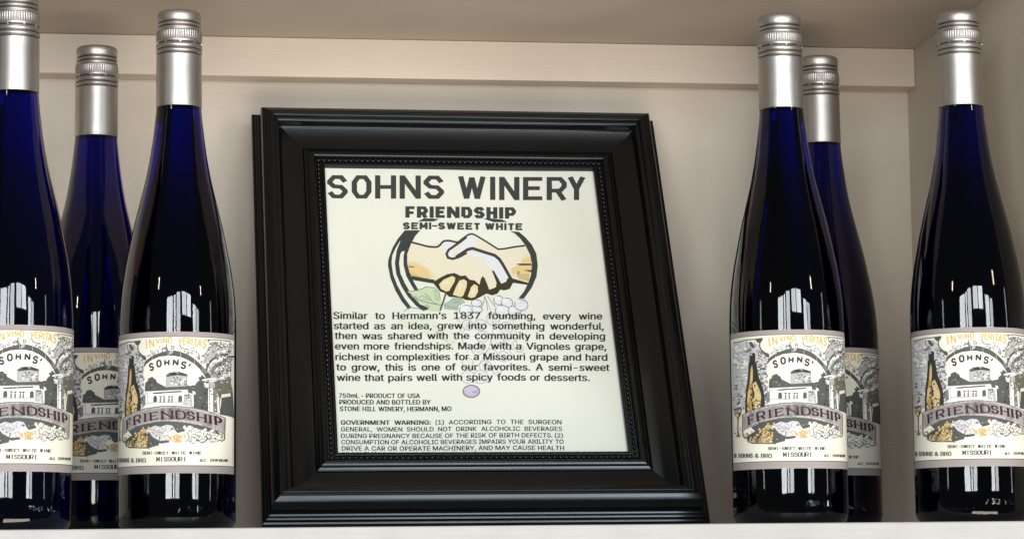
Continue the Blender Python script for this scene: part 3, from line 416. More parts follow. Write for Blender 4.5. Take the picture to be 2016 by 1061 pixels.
'o': (415, '207 -8 159 -2 117 16 82 46 56 85 40 133 34 187 40 243 56 291 82 330 117 360 159 378 207 384 256 378 299 360 333 330 359 291 376 243 381 187 376 133 359 85 333 46 299 16 256 -2 207 46 242 51 270 66 292 89 307 117 316 151 319 187 316 224 307 258 292 287 270 310 242 325 207 330 173 325 145 310 124 287 108 258 99 224 96 187 99 151 108 117 124 89 145 66 173 51', '11 12 13 11 13 14 10 11 14 9 10 14 9 14 15 9 15 36 36 15 35 35 15 16 8 9 37 37 9 36 8 37 38 34 35 16 8 38 39 33 34 16 7 8 39 33 16 17 7 39 40 32 33 17 7 40 41 31 32 17 6 7 41 31 17 18 6 41 42 30 31 18 5 6 42 5 42 43 29 30 18 29 18 19 5 43 44 28 29 19 28 19 20 4 5 44 4 44 45 27 28 20 4 45 46 26 27 20 3 4 46 26 20 21 3 46 47 25 26 21 3 47 24 24 25 21 3 24 21 2 3 21 2 21 22 1 2 22 1 22 23 0 1 23'),
'p': (424, '53 -143 53 379 112 379 112 319 118 319 137 346 171 373 197 381 229 384 274 378 313 361 345 332 370 293 385 245 390 189 385 133 370 84 346 45 313 16 274 -2 229 -8 198 -5 173 4 138 31 118 59 114 59 114 -143 220 47 253 51 279 66 301 88 316 117 325 151 328 189 325 227 316 261 301 290 280 311 253 325 220 330 188 325 161 312 140 291 125 263 116 229 113 189 116 150 125 115 140 86 162 65 188 51', '7 8 9 6 7 9 0 1 2 0 2 3 6 9 10 5 6 10 5 10 11 4 5 39 39 5 11 39 11 38 38 11 12 4 39 40 4 40 41 37 38 12 0 3 4 0 4 44 44 4 43 43 4 42 42 4 41 36 37 12 36 12 13 35 36 13 34 35 13 34 13 14 0 44 45 33 34 14 0 45 46 32 33 14 32 14 15 31 32 15 0 46 47 31 15 16 30 31 16 0 47 25 25 47 48 29 30 16 25 48 49 29 16 17 28 29 17 25 49 24 24 49 50 0 25 26 23 24 50 27 28 17 23 50 27 23 27 17 23 17 18 22 23 18 22 18 19 21 22 19 21 19 20'),
'r': (259, '53 0 53 379 112 379 112 321 115 321 130 347 152 367 181 380 213 385 229 384 243 384 243 322 230 324 207 326 182 323 159 315 140 301 126 284 117 262 114 237 114 0', '7 8 9 7 9 10 7 10 11 6 7 11 0 1 2 0 2 3 5 6 11 4 5 13 13 5 12 12 5 11 4 13 14 4 14 15 0 3 4 0 4 18 18 4 17 17 4 16 16 4 15 0 18 19 0 19 20'),
's': (365, '182 -8 145 -5 112 3 84 18 62 38 45 63 36 94 94 107 105 79 124 60 150 49 181 45 217 50 244 62 262 81 268 103 265 121 254 136 237 147 212 155 149 170 104 186 72 208 53 237 47 274 51 305 65 332 87 354 115 370 149 381 187 384 223 381 254 372 279 358 299 339 324 290 268 277 258 298 243 316 219 328 187 333 156 329 131 317 114 299 109 277 112 258 124 243 172 223 229 209 275 194 306 171 325 142 331 107 326 75 312 47 290 24 260 6 223 -5', '29 30 31 29 31 32 28 29 32 28 32 33 27 28 33 27 33 34 26 27 34 26 34 40 40 34 39 39 34 35 26 40 41 25 26 41 25 41 42 38 39 35 25 42 43 37 38 35 24 25 43 24 43 44 36 37 35 24 44 45 23 24 45 23 45 46 23 46 47 22 23 47 22 47 48 22 48 49 21 22 49 21 49 50 20 21 50 20 50 51 19 20 51 18 19 51 17 18 51 17 51 52 16 17 52 15 16 52 6 7 8 15 52 53 14 15 53 5 6 8 13 14 53 5 8 9 13 53 54 4 5 9 12 13 54 4 9 10 11 12 54 4 10 11 11 54 55 4 11 55 3 4 55 3 55 56 2 3 56 2 56 57 1 2 57 1 57 0'),
't': (227, '204 379 204 327 6 327 6 379 65 471 126 471 126 98 128 76 136 61 150 53 170 50 185 51 202 54 213 2 192 -3 168 -4 125 2 92 21 72 52 65 93', '2 3 0 2 0 1 19 4 5 19 5 6 19 6 7 18 19 7 18 7 8 18 8 9 11 12 13 18 9 10 17 18 10 10 11 13 17 10 13 16 17 13 15 16 13 15 13 14'),
'u': (410, '182 -5 146 -1 115 11 89 31 69 59 57 95 53 139 53 379 114 379 114 144 119 105 137 75 164 56 200 50 226 53 249 62 268 77 283 97 293 122 296 153 296 379 357 379 357 0 298 0 298 92 307 92 286 47 257 17 222 0', '6 7 8 6 8 9 19 20 21 19 21 22 18 19 22 6 9 10 5 6 10 17 18 25 25 18 22 5 10 11 16 17 24 24 17 25 4 5 11 16 24 26 26 24 23 26 25 22 15 16 26 4 11 12 14 15 26 3 4 12 3 12 13 13 14 26 3 13 26 3 26 27 23 26 22 2 3 27 2 27 28 1 2 28 1 28 0'),
'v': (389, '163 0 17 379 84 379 165 155 187 87 206 21 184 21 203 87 224 155 305 379 371 379 226 0', '0 1 2 0 2 3 8 9 10 8 10 11 0 3 4 7 8 11 0 4 6 6 4 5 6 7 11 0 6 11'),
'w': (567, '138 0 23 379 87 379 133 214 154 137 175 41 165 41 186 135 206 214 252 379 316 379 362 214 382 136 402 41 391 41 413 135 434 214 480 379 545 379 429 0 368 0 319 172 305 225 291 280 277 338 291 338 277 280 263 225 248 172 199 0', '0 1 2 0 2 3 8 9 24 24 9 10 24 10 25 25 10 11 16 17 18 16 18 19 8 24 26 26 24 23 26 25 23 23 25 11 8 26 27 22 23 11 21 22 11 8 27 28 0 3 4 7 8 28 21 11 12 15 16 19 7 28 29 20 21 12 0 4 6 6 4 5 20 12 14 14 12 13 14 15 19 6 7 29 0 6 29 20 14 19'),
'x': (379, '21 0 171 218 171 171 29 379 100 379 147 306 179 253 207 206 175 206 202 253 233 306 282 379 352 379 209 169 209 214 358 0 287 0 231 85 200 136 173 182 205 182 178 136 148 85 91 0', '2 3 4 2 4 5 10 11 12 10 12 13 2 5 1 1 5 6 9 10 14 14 10 13 1 6 7 8 9 14 0 1 8 8 1 7 8 14 20 20 14 15 0 8 19 19 8 20 0 19 21 21 19 18 21 20 18 18 20 15 0 21 22 17 18 15 0 22 23 16 17 15'),
'y': (389, '47 -139 61 -86 71 -87 104 -89 130 -74 151 -36 163 -1 17 379 84 379 165 155 187 87 206 21 184 21 202 87 224 155 305 379 371 379 204 -58 177 -107 139 -136 91 -145 65 -143', '6 7 8 6 8 9 14 15 16 14 16 17 6 9 10 13 14 11 11 14 17 12 13 11 6 10 11 6 11 17 5 6 17 4 5 17 4 17 18 3 4 18 0 1 2 0 2 3 0 3 18 0 18 19 0 19 20 21 0 20'),
'’': (177, '52 318 82 509 151 509 98 318', '0 1 2 0 2 3'),
}
_fontcache = {}
def _glyph(c):
    if c not in _fontcache:
        adv, vs, ts = GLYPHS[c]
        v = [float(q) / 1000 for q in vs.split()]; t = [int(q) for q in ts.split()]
        P = list(zip(v[::2], v[1::2]))
        _fontcache[c] = (adv / 1000, [[P[i] for i in t[k:k + 3]] for k in range(0, len(t), 3)])
    return _fontcache[c]
def font_tris(txt, bold=0.0):
    out = []; x = 0
    for c in txt:
        if c == ' ': x += 0.28; continue
        adv, tr = _glyph(c)
        for dx in ((-bold, bold) if bold else (0,)):
            out += [[(p[0] + x + dx, p[1]) for p in t] for t in tr]
        x += adv
    return out
CAPH = [None]
def word(pr, txt, x, yb, capx, caph, col, bold=0.0, skew=0.0):
    """one word set in the built-in face; capx, caph: artboard units per unit em in x, cap height in y. y grows downwards"""
    if CAPH[0] is None: CAPH[0] = max(p[1] for t in font_tris('H') for p in t)
    pr.k += 1
    for t in font_tris(txt, bold):
        pr.items.append(([(x + p[0] * capx, yb - p[1] * caph / CAPH[0] + skew * p[0] * capx) for p in t], col, pr.k))
def width(txt, bold=0.0):
    t = [p[0] for q in font_tris(txt, bold) for p in q]
    return min(t), max(t)
def line_of(pr, txt, x0, x1, yb0, yb1, caph, col, bold=0.0, capx=None, boldwords=0):
    words = txt.split(' ')
    ws = [width(q, bold) for q in words]
    tot = sum(b - a for a, b in ws)
    if capx is None:
        capx = (x1 - x0) / (tot + 0.26 * (len(words) - 1)); gap = 0.26 * capx
    else:
        gap = ((x1 - x0) - tot * capx) / max(len(words) - 1, 1)
    x = x0
    for i, (q, (a, b)) in enumerate(zip(words, ws)):
        sk = (yb1 - yb0) / (x1 - x0)
        word(pr, q, x - a * capx, yb0 + sk * (x - x0), capx, caph, col, bold + (0.016 if i < boldwords else 0), sk)
        x += (b - a) * capx + gap
    return capx

def build_print(pr, name, parent, fmap, base, step, slices=None, wrapR=None, cols=None):
    """fmap: artboard point -> flat mm; the sheet is then either left flat or wrapped on a cylinder of radius wrapR"""
    bm = bmesh.new(); mats = []; lifts = {}
    items = [it for it in pr.items if cols is None or it[1] in cols]
    lay = bm.faces.layers.int.new('lift')
    for pts, col, k in items:
        if col not in mats: mats.append(col)
        q = [Vector((*fmap(*p), 0)) for p in pts]
        if len(q) == 3: tris = [(0, 1, 2)]
        else: tris = tessellate_polygon([q])
        vs = [bm.verts.new(v) for v in q]
        for t in tris:
            a, b, c = [q[i] for i in t]
            ar = (b - a).cross(c - a).z
            if abs(ar) < 1e-7: continue
            idx = t if ar > 0 else (t[0], t[2], t[1])
            try: f = bm.faces.new([vs[i] for i in idx])
            except ValueError: continue
            f.material_index = mats.index(col); f[lay] = k
    bmesh.ops.delete(bm, geom=[v for v in bm.verts if not v.link_faces], context='VERTS')
    if slices:
        s = slices[0]
        while s < slices[1]:
            bmesh.ops.bisect_plane(bm, geom=bm.verts[:] + bm.edges[:] + bm.faces[:], plane_co=(s, 0, 0), plane_no=(1, 0, 0), dist=1e-5)
            s += slices[2]
    kmax = max(k for _, _, k in items)
    for v in bm.verts:
        k = v.link_faces[0][lay] if v.link_faces else 0
        h = base + step * k / max(kmax, 1)
        if wrapR:
            th = v.co.x / wrapR
            v.co = Vector(((wrapR + h) * sin(th), -(wrapR + h) * cos(th), v.co.y)) * MM
        else:
            v.co = Vector((v.co.x, v.co.y, h)) * MM
    return from_bm(name, bm, [inkmat(c) for c in mats], parent)

# ------------------------------------------------------------------ the niche
def bx(name, dims, mat, bev=0.0):
    return structure(from_bm(name, box_bm(*[d * MM for d in dims], bev * MM), mat))
XR = 577.1
bx('shelf', (-700, 760, -89.94, 262, -46, 0), M['shelf'], 0.9)
bx('back_wall', (-700, XR + 60, 246.4, 262, 0.2, 372), M['wall'])
bx('wall_rail', (-700, XR - 0.2, 224.45, 246.2, 332.43 + Z0, 362.5 + Z0 - 0.2), M['trim'], 0.8)
bx('side_wall', (XR, XR + 60, -89, 246.2, 0.2, 372), M['wall'])
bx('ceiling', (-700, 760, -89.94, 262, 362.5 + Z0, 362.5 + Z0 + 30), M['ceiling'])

# ------------------------------------------------------------------ bottles
LR = 37.6
GLASS = [(0, 4), (18, 3), (27, 1.2), (31, 0.0), (34, 0.3), (36.1, 2.0), (37.2, 4.6), (37.55, 8)]
BODY = [(37.6, 20), (37.6, 60), (37.6, 116), (37.5, 134), (36.5, 150.5), (34.3, 167), (32.2, 178), (29.1, 193.5), (25.1, 210), (21.15, 226.5), (18.15, 243), (16.0, 259.5), (14.75, 272), (14.35, 282)]
def bottle_profile():
    body = catmull(BODY, 5)
    return GLASS + body + [(13.9, 300), (13.6, 310), (12.6, 312), (12.6, 333), (0, 333)]
FRV = 56
def cap_r(r, z, a): return r
def knurl(r, z, a):
    if 317.6 < z < 323.6: return r - 0.32 * (0.5 - 0.5 * cos(a * FRV))
    return r

def label_unwrap(x, y):
    """artboard of the label drawing -> mm along the arc, mm height above the shelf"""
    px, py = x / 3.66, 640 + y / 3.66                 # the drawing was measured 3.66 units to the pixel
    px += 1430
    ax = 1549.0 + (py - 645) * 0.0272
    q = max(-0.9995, min(0.9995, (px - ax) / 113.2))
    th = asin(q)
    py += 0.0150 * (px - ax)
    yf = 1113 - (1113 - py) * (1 + LR * (1 - cos(th)) / 1600)
    return LR * th, 28.0 + Z0 + (920.5 - yf) * (88.93 / 273.5)

def label_art():
    pr = Print(); rnd = random.Random(7)
    P, K = pr.poly, pr.stroke
    # pale wash behind the bottle, shaded brickwork
    P([(56, 128), (160, 108), (235, 130), (300, 225), (300, 330), (315, 560), (290, 600), (60, 620), (52, 300)], 'lavender')
    for _ in range(26):
        x, y = rnd.uniform(64, 170), rnd.uniform(150, 470)
        K([(x, y), (x + rnd.uniform(18, 50), y - rnd.uniform(2, 9))], rnd.uniform(2, 5), rnd.choice(['mist', 'mist', 'grey']))
    scatter(pr, [(56, 150), (110, 140), (130, 300), (70, 380)], 18, ['mist', 'white', 'lavender'], (8, 20), rnd)
    scatter(pr, [(60, 430), (150, 400), (160, 600), (62, 610)], 34, ['grey', 'white', 'mist', 'slate'], (5, 15), rnd)
    scatter(pr, [(60, 540), (150, 520), (150, 640), (60, 640)], 10, ['mauve', 'sand', 'mist'], (5, 12), rnd)
    K([(58, 122), (100, 114), (150, 100), (205, 96), (268, 88)], 7, 'slate')
    P([(215, 96), (270, 86), (266, 106), (250, 122), (232, 120)], 'slate')
    K([(152, 108), (155, 140), (178, 160), (208, 156), (218, 135), (208, 115)], 6, 'grey')
    P([(170, 118), (188, 112), (205, 132), (214, 150), (196, 156), (182, 146)], 'slate')
    P([(140, 168), (180, 160), (196, 176), (165, 194), (142, 190)], 'grey')
    P([(222, 172), (245, 164), (258, 182), (236, 194), (218, 188)], 'mist')
    K([(252, 110), (246, 140), (256, 168), (282, 192), (312, 204)], 9, 'slate')
    P([(256, 176), (315, 204), (318, 226), (296, 226)], 'slate')
    # foliage between the bottle and the arch
    scatter(pr, [(225, 190), (268, 190), (310, 250), (292, 300), (300, 560), (270, 560), (240, 400), (226, 300)], 60, ['slate', 'grey', 'white', 'mist', 'slate'], (6, 17), rnd)
    scatter(pr, [(225, 190), (268, 190), (310, 250), (292, 300), (300, 560), (270, 560), (240, 400), (226, 300)], 50, ['slate', 'white', 'ink', 'grey'], (3, 9), rnd)
    scatter(pr, [(56, 140), (170, 130), (165, 400), (150, 600), (60, 600)], 30, ['mist', 'mist', 'white', 'grey'], (2, 7), rnd, aspect=.3)
    stones(pr, [(225, 190), (268, 190), (318, 250), (300, 300), (312, 560), (276, 560), (246, 400), (226, 300)], 46, (7, 15), rnd, light=('white', 'cream', 'mist', 'grey'))
    stones(pr, [(58, 420), (150, 380), (158, 600), (62, 610)], 26, (7, 15), rnd, dark=('slate', 'grey'), light=('white', 'cream', 'mist'))
    scatter(pr, [(62, 140), (150, 125), (168, 250), (160, 380), (70, 380)], 16, ['white', 'cream'], (9, 22), rnd, rough=.5)
    for k in range(9): K([(66 + rnd.uniform(0, 30), 190 + k * 26), (135 + rnd.uniform(0, 25), 180 + k * 26)], rnd.uniform(2, 4), rnd.choice(['mist', 'grey']))
    # arch
    arch_o = [(300, 258), (320, 227), (362, 196), (413, 176), (475, 160), (510, 157), (560, 168), (604, 186), (650, 219), (690, 260), (732, 312), (762, 356)]
    arch_i = [(300, 280), (322, 252), (362, 224), (413, 203), (475, 196), (510, 196), (560, 206), (604, 225), (650, 256), (684, 292), (706, 326), (728, 366)]
    P(arch_i[::-1] + [(300, 300), (300, 470), (740, 560), (745, 420)][:0] + arch_o, 'slate')
    P(arch_i + [(716, 420), (690, 470), (640, 560), (310, 560), (308, 300)], 'cream')
    for t in range(len(arch_o) - 1):
        a, b = arch_o[t], arch_i[t]
        if t % 2 == 0: K([a, b], 3.0, 'mist')
    P([(488, 160), (512, 157), (506, 176), (480, 192)], 'mist')
    P([(694, 265), (730, 308), (716, 322), (678, 282)], 'grey')
    # leaves along the top of the arch
    scatter(pr, [(320, 200), (350, 158), (420, 132), (470, 138), (474, 156), (400, 174), (340, 208)], 26, ['white', 'mist', 'grey', 'slate', 'white'], (5, 13), rnd)
    scatter(pr, [(545, 150), (620, 132), (665, 150), (720, 215), (735, 290), (690, 245), (640, 200), (600, 176)], 32, ['white', 'mist', 'grey', 'white', 'slate'], (5, 14), rnd)
    K([(466, 112), (456, 140), (428, 152)], 6, 'slate'); K([(548, 112), (562, 142), (606, 156)], 6, 'slate')
    stones(pr, [(318, 214), (350, 160), (430, 130), (470, 140), (472, 158), (400, 176), (345, 208)], 15, (7, 14), rnd)
    stones(pr, [(545, 150), (620, 132), (668, 152), (722, 215), (738, 292), (694, 250), (640, 200), (600, 176)], 20, (7, 14), rnd)
    K([(428, 152), (470, 146), (476, 118)], 3, 'grey')
    P([(480, 118), (530, 116), (532, 156), (482, 158)], 'white')
    letter(pr, 'B', boxq(497, 516, 150, 126), 5, 'slate')
    K([(538, 118), (540, 156)], 5, 'mist')
    # cartouche on the right
    K([(728, 86), (739, 120), (730, 160), (700, 204), (668, 178)], 6, 'slate')
    K([(722, 84), (770, 86), (842, 100)], 6, 'slate')
    # stacked masonry on the right
    reg = [(742, 110), (845, 112), (852, 400), (760, 372), (730, 300), (704, 220), (735, 170)]
    P(reg, 'mist')
    scatter(pr, [(745, 100), (848, 108), (850, 230), (740, 200)], 34, ['grey', 'slate', 'white', 'mist', 'white'], (6, 15), rnd)
    for (cx, cy, r0, c) in ((842, 300, 118, 'slate'), (842, 300, 104, 'white'), (845, 320, 92, 'grey'), (845, 330, 76, 'white'), (848, 350, 62, 'slate'), (848, 360, 48, 'white'), (850, 380, 36, 'grey')):
        P([(cx, cy)] + [(cx + r0 * cos(a) * 1.05, cy - r0 * sin(a)) for a in [1.57 + .16 * i for i in range(11)]], c)
    for i in range(9):
        a = 1.75 + .17 * i
        K([(842 + 44 * cos(a), 330 - 44 * sin(a)), (842 + 122 * cos(a), 300 - 118 * sin(a))], 3.5, 'slate')
    scatter(pr, [(735, 230), (850, 220), (850, 380), (750, 370)], 40, ['slate', 'white', 'mist', 'grey', 'lavender'], (4, 10), rnd)
    stones(pr, [(742, 104), (852, 110), (852, 290), (735, 250), (712, 215)], 34, (9, 19), rnd, light=('white', 'mist', 'grey', 'white', 'cream'))
    stones(pr, [(740, 240), (852, 230), (852, 385), (765, 375)], 26, (8, 16), rnd, light=('white', 'mist', 'grey', 'white'))
    # dark trees on the right of the building
    P([(606, 404), (628, 412), (650, 402), (652, 420), (668, 384), (684, 372), (676, 350), (694, 346), (690, 330), (706, 340), (716, 352), (740, 372), (748, 420), (750, 600), (640, 575), (622, 500)], 'slate')
    scatter(pr, [(640, 400), (740, 370), (748, 580), (650, 560)], 22, ['ink', 'grey', 'slate', 'ink'], (5, 15), rnd)
    P([(642, 446), (660, 452), (664, 470), (650, 472)], 'white'); P([(628, 500), (636, 520), (640, 560), (622, 560)], 'white')
    # olive shrubs, column and cask
    P([(770, 380), (848, 372), (858, 460), (800, 480), (772, 500), (760, 430)], 'olive')
    scatter(pr, [(770, 380), (848, 372), (856, 450), (790, 480)], 26, ['slate', 'grey', 'olive', 'mist'], (5, 12), rnd)
    P([(696, 372), (712, 362), (752, 356), (778, 360), (770, 374), (740, 372), (722, 382)], 'white')
    K([(698, 384), (722, 372), (772, 370)], 4, 'slate')
    P([(708, 388), (770, 380), (776, 420), (744, 436), (716, 420)], 'mist')
    P([(712, 392), (734, 392), (740, 416), (722, 420)], 'white')
    P([(738, 436), (764, 430), (770, 600), (742, 590)], 'white')
    P([(764, 430), (790, 440), (796, 600), (770, 600)], 'grey')
    scatter(pr, [(738, 436), (792, 436), (794, 600), (742, 590)], 16, ['mist', 'slate', 'white'], (3, 9), rnd)
    P([(784, 480), (806, 466), (858, 458), (866, 640), (812, 616), (790, 600)], 'slate')
    P([(786, 492), (812, 472), (850, 464), (852, 486), (812, 496), (806, 606), (794, 600)], 'cream')
    K([(800, 486), (808, 612)], 3, 'ink')
    # the stone house
    P([(466, 332), (486, 318), (548, 312), (608, 330), (608, 412), (468, 416)], 'mist')
    P([(464, 336), (486, 316), (548, 308), (610, 328), (610, 344), (545, 334), (468, 346)], 'slate')
    K([(467, 336), (469, 414)], 3, 'grey'); K([(607, 336), (607, 412)], 4, 'grey')
    K([(521, 312), (521, 303)], 3, 'slate')
    scatter(pr, [(474, 350), (602, 346), (600, 408), (476, 412)], 26, ['cream', 'white', 'grey', 'mist', 'olive'], (5, 13), rnd)
    P([(314, 448), (316, 388), (334, 376), (338, 356), (352, 352), (360, 346), (376, 348), (380, 358), (396, 364), (402, 384), (430, 398), (470, 418), (612, 412), (614, 436), (470, 442)], 'slate')
    scatter(pr, [(322, 392), (395, 380), (410, 425), (325, 436)], 10, ['grey', 'olive', 'ink'], (5, 11), rnd)
    P([(320, 452), (470, 444), (612, 436), (618, 462), (650, 466), (655, 560), (330, 566), (322, 520)], 'white')
    P([(374, 458), (576, 444), (578, 456), (376, 468)], 'grey'); K([(380, 463), (570, 450)], 3, 'ink')
    K([(320, 452), (612, 438)], 3, 'mist')
    for cx, cy in ((394, 504), (567, 502)):
        P([(cx - 13, cy + 22), (cx - 14, cy - 12), (cx - 6, cy - 24), (cx + 6, cy - 25), (cx + 13, cy - 14), (cx + 14, cy + 20)], 'slate')
    for cx in (432, 458, 492, 512):
        P([(cx - 7, 528), (cx - 6, 500), (cx, 490), (cx + 7, 502), (cx + 6, 528)], 'grey')
        P([(cx - 12, 488), (cx - 2, 480), (cx + 12, 486), (cx + 2, 494)], 'slate')
    P([(590, 468), (640, 470), (650, 560), (588, 548)], 'mist')
    scatter(pr, [(590, 470), (640, 472), (648, 556), (590, 546)], 9, ['grey', 'slate', 'white'], (4, 10), rnd)
    P([(322, 460), (336, 462), (340, 530), (300, 560), (296, 500)], 'grey')
    K([(330, 532), (588, 526)], 4, 'grey'); K([(318, 548), (470, 538), (600, 542)], 3, 'mist')
    # gold bottle
    P([(176, 202), (180, 194), (212, 194), (218, 204), (218, 262), (228, 330), (244, 396), (268, 452), (280, 520), (282, 640), (152, 660), (152, 540), (158, 470), (170, 410), (174, 330), (176, 262)], 'ink')
    P([(179, 200), (195, 197), (197, 212), (180, 215)], 'mist')
    P([(186, 300), (196, 280), (202, 330), (200, 400), (192, 430), (200, 500), (192, 560), (200, 600), (166, 640), (160, 540), (168, 470), (178, 410)], 'gold')
    P([(198, 420), (222, 400), (240, 440), (256, 480), (262, 520), (252, 560), (262, 620), (210, 640), (216, 580), (196, 540), (214, 500)], 'sand')
    P([(190, 310), (198, 300), (199, 380), (188, 420), (184, 380)], 'sand')
    P([(166, 480), (180, 450), (188, 470), (176, 540), (166, 560)], 'sand')
    scatter(pr, [(166, 430), (240, 420), (268, 520), (268, 600), (165, 610)], 44, ['bronze', 'ink', 'bronze', 'gold', 'ink', 'sand'], (4, 13), rnd, aspect=0.35)
    scatter(pr, [(178, 560), (258, 560), (262, 620), (176, 630)], 6, ['sand', 'sand', 'tan'], (6, 13), rnd)
    K([(219, 262), (229, 330), (245, 396), (269, 452), (280, 520), (281, 625)], 12, 'ink'); K([(175, 262), (173, 330), (166, 410), (157, 470), (152, 540), (153, 640)], 9, 'ink')
    # goblet
    P([(64, 596), (84, 588), (108, 590), (122, 606), (118, 640), (102, 668), (100, 720), (104, 784), (120, 796), (80, 802), (92, 782), (92, 700), (92, 672), (70, 640)], 'bronze')
    P([(68, 610), (118, 610), (114, 626), (70, 628)], 'mist'); P([(74, 632), (100, 634), (98, 662), (86, 660)], 'sand')
    scatter(pr, [(62, 580), (120, 575), (120, 605), (64, 608)], 9, ['ink', 'mist', 'cream'], (4, 9), rnd)
    scatter(pr, [(64, 740), (124, 720), (128, 800), (80, 808)], 14, ['slate', 'mist', 'grey', 'cream'], (4, 10), rnd)
    # under the banner: leaves, gold and white grapes
    P([(190, 730), (320, 680), (480, 660), (640, 672), (780, 716), (820, 760), (760, 740), (640, 700), (520, 720), (400, 705), (330, 720), (230, 770)], 'slate')
    P([(160, 800), (200, 770), (270, 740), (380, 735), (440, 770), (430, 830), (350, 852), (200, 850), (165, 835)], 'slate')
    P([(176, 836), (186, 806), (230, 778), (290, 780), (330, 812), (345, 842), (260, 846)], 'sand')
    K([(192, 830), (206, 790), (240, 772), (262, 786), (236, 806)], 10, 'ink'); K([(262, 772), (290, 782), (292, 804)], 9, 'ink'); K([(222, 838), (236, 812), (262, 806)], 6, 'bronze')
    for _ in range(46):
        x = rnd.gauss(312, 26); y = rnd.gauss(762, 38)
        if y < 700 - 0.1 * (x - 300) or y > 842: continue
        r = rnd.uniform(7, 13)
        pr.ellipse(x, y, r, r, 'bronze' if rnd.random() < .3 else 'gold', n=9); pr.ellipse(x - 1.5, y - 1.5, r * .72, r * .72, 'sand', n=9)
    P([(352, 712), (400, 690), (440, 700), (480, 684), (520, 690), (538, 716), (500, 738), (470, 742), (500, 760), (520, 790), (470, 800), (420, 790), (384, 770), (360, 740)], 'lavender')
    P([(470, 736), (520, 726), (560, 742), (552, 772), (500, 790), (470, 770)], 'white')
    for a in ((360, 716, 470, 742), (400, 696, 450, 740), (440, 704, 470, 740), (480, 690, 476, 736), (520, 700, 486, 742), (400, 760, 470, 742), (470, 742, 510, 780), (384, 744, 440, 738)):
        K([a[:2], ((a[0] + a[2]) / 2 + rnd.uniform(-5, 5), (a[1] + a[3]) / 2 + rnd.uniform(-5, 5)), a[2:]], 3, 'grey')
    scatter(pr, [(360, 700), (530, 690), (510, 790), (400, 780)], 16, ['white', 'mist', 'white'], (5, 13), rnd)
    P([(534, 690), (596, 694), (606, 730), (556, 744), (538, 722)], 'slate')
    for _ in range(26):
        x = rnd.gauss(552, 22); y = rnd.gauss(782, 16)
        pr.ellipse(x, y, 10, 9, 'gold', n=9); pr.ellipse(x - 1, y - 1, 7, 6.5, 'orange' if rnd.random() < .5 else 'sand', n=9)
    for x, y in ((600, 752), (622, 748), (636, 756), (590, 764)): pr.ellipse(x, y, 13, 6, 'sand', n=8)
    P([(430, 800), (500, 792), (505, 808), (450, 818), (420, 812)], 'slate')
    for _ in range(40):
        x = rnd.uniform(600, 800); y = rnd.uniform(702, 806) - (8 if x < 640 else 0)
        if y < 690 + (x - 600) * .14: continue
        rx = rnd.uniform(13, 25)
        pr.blob(x, y, rx, rx * .75, 'grey', rnd, n=9, rough=.2); pr.blob(x, y - 1, rx * .84, rx * .6, rnd.choice(['white', 'cream', 'white']), rnd, n=9, rough=.2)
    K([(662, 772), (690, 800), (724, 808), (742, 790), (736, 760)], 7, 'slate'); K([(725, 770), (748, 742)], 6, 'grey')
    K([(770, 790), (786, 778), (796, 792), (780, 806)], 6, 'slate')
    scatter(pr, [(340, 838), (420, 832), (410, 852), (350, 856)], 6, ['mist', 'sand', 'slate'], (4, 9), rnd, aspect=.4)
    scatter(pr, [(170, 770), (300, 730), (380, 740), (400, 830), (200, 845)], 34, ['ink', 'bronze', 'slate', 'gold'], (3, 8), rnd)
    stones(pr, [(590, 712), (700, 716), (800, 748), (796, 806), (640, 800), (600, 770)], 16, (10, 18), rnd, dark=('slate', 'grey'), light=('white', 'cream'))
    scatter(pr, [(400, 700), (520, 690), (800, 740), (790, 800), (420, 800)], 30, ['slate', 'grey', 'white', 'mist'], (2, 6), rnd, aspect=.35)
    # banner
    top = catmull([(127, 640), (200, 607), (300, 574), (400, 556), (480, 550), (560, 552), (640, 562), (720, 582), (790, 610), (835, 638)], 3)
    bot = catmull([(127, 762), (200, 722), (300, 690), (400, 672), (480, 665), (560, 668), (640, 680), (720, 702), (790, 728), (834, 756)], 3)
    P(top + bot[::-1], 'ink')
    i = lambda p, dy, dx=0: (p[0] + dx, p[1] + dy)
    P([i(p, 3) for p in top] + [i(p, -3) for p in bot][::-1], 'mist')
    P([i(p, 8) for p in top] + [i(p, -8) for p in bot][::-1], 'ink')
    P([i(p, 10) for p in top] + [i(p, -10) for p in bot][::-1], 'white')
    P([i(p, 13) for p in top] + [i(p, -13) for p in bot][::-1], 'mauvelight')
    K([i(p, 17) for p in top[1:-1]], 1.6, 'mauve')
    K([(129, 640), (129, 762)], 5, 'plum'); K([(833, 640), (834, 790), (822, 802), (806, 792)], 6, 'slate')
    K([(822, 752), (820, 786)], 10, 'mauve')
    K([(132, 762), (134, 796), (152, 812), (172, 800), (168, 778), (152, 780)], 8, 'slate'); K([(140, 780), (150, 800), (162, 794)], 5, 'mauve')
    for ch, x0, x1, yt, yb, sk in (('F', 172, 206, 648, 706, -16), ('R', 236, 282, 622, 676, -16), ('I', 304, 338, 608, 662, -9), ('E', 364, 412, 597, 648, -9), ('N', 446, 516, 590, 640, -2),
                                   ('D', 546, 598, 590, 641, 3), ('S', 618, 656, 596, 646, 7), ('H', 680, 726, 608, 662, 13), ('I', 740, 768, 622, 676, 9), ('P', 784, 810, 635, 690, 12)):
        letter(pr, ch, [(x0 + 4, yb - sk / 2), (x1 + 4, yb + sk / 2), (x1, yt + sk / 2), (x0, yt - sk / 2)], 15, 'plum', thin=6.5, serif=10.5, round_=ch in 'SRDP')
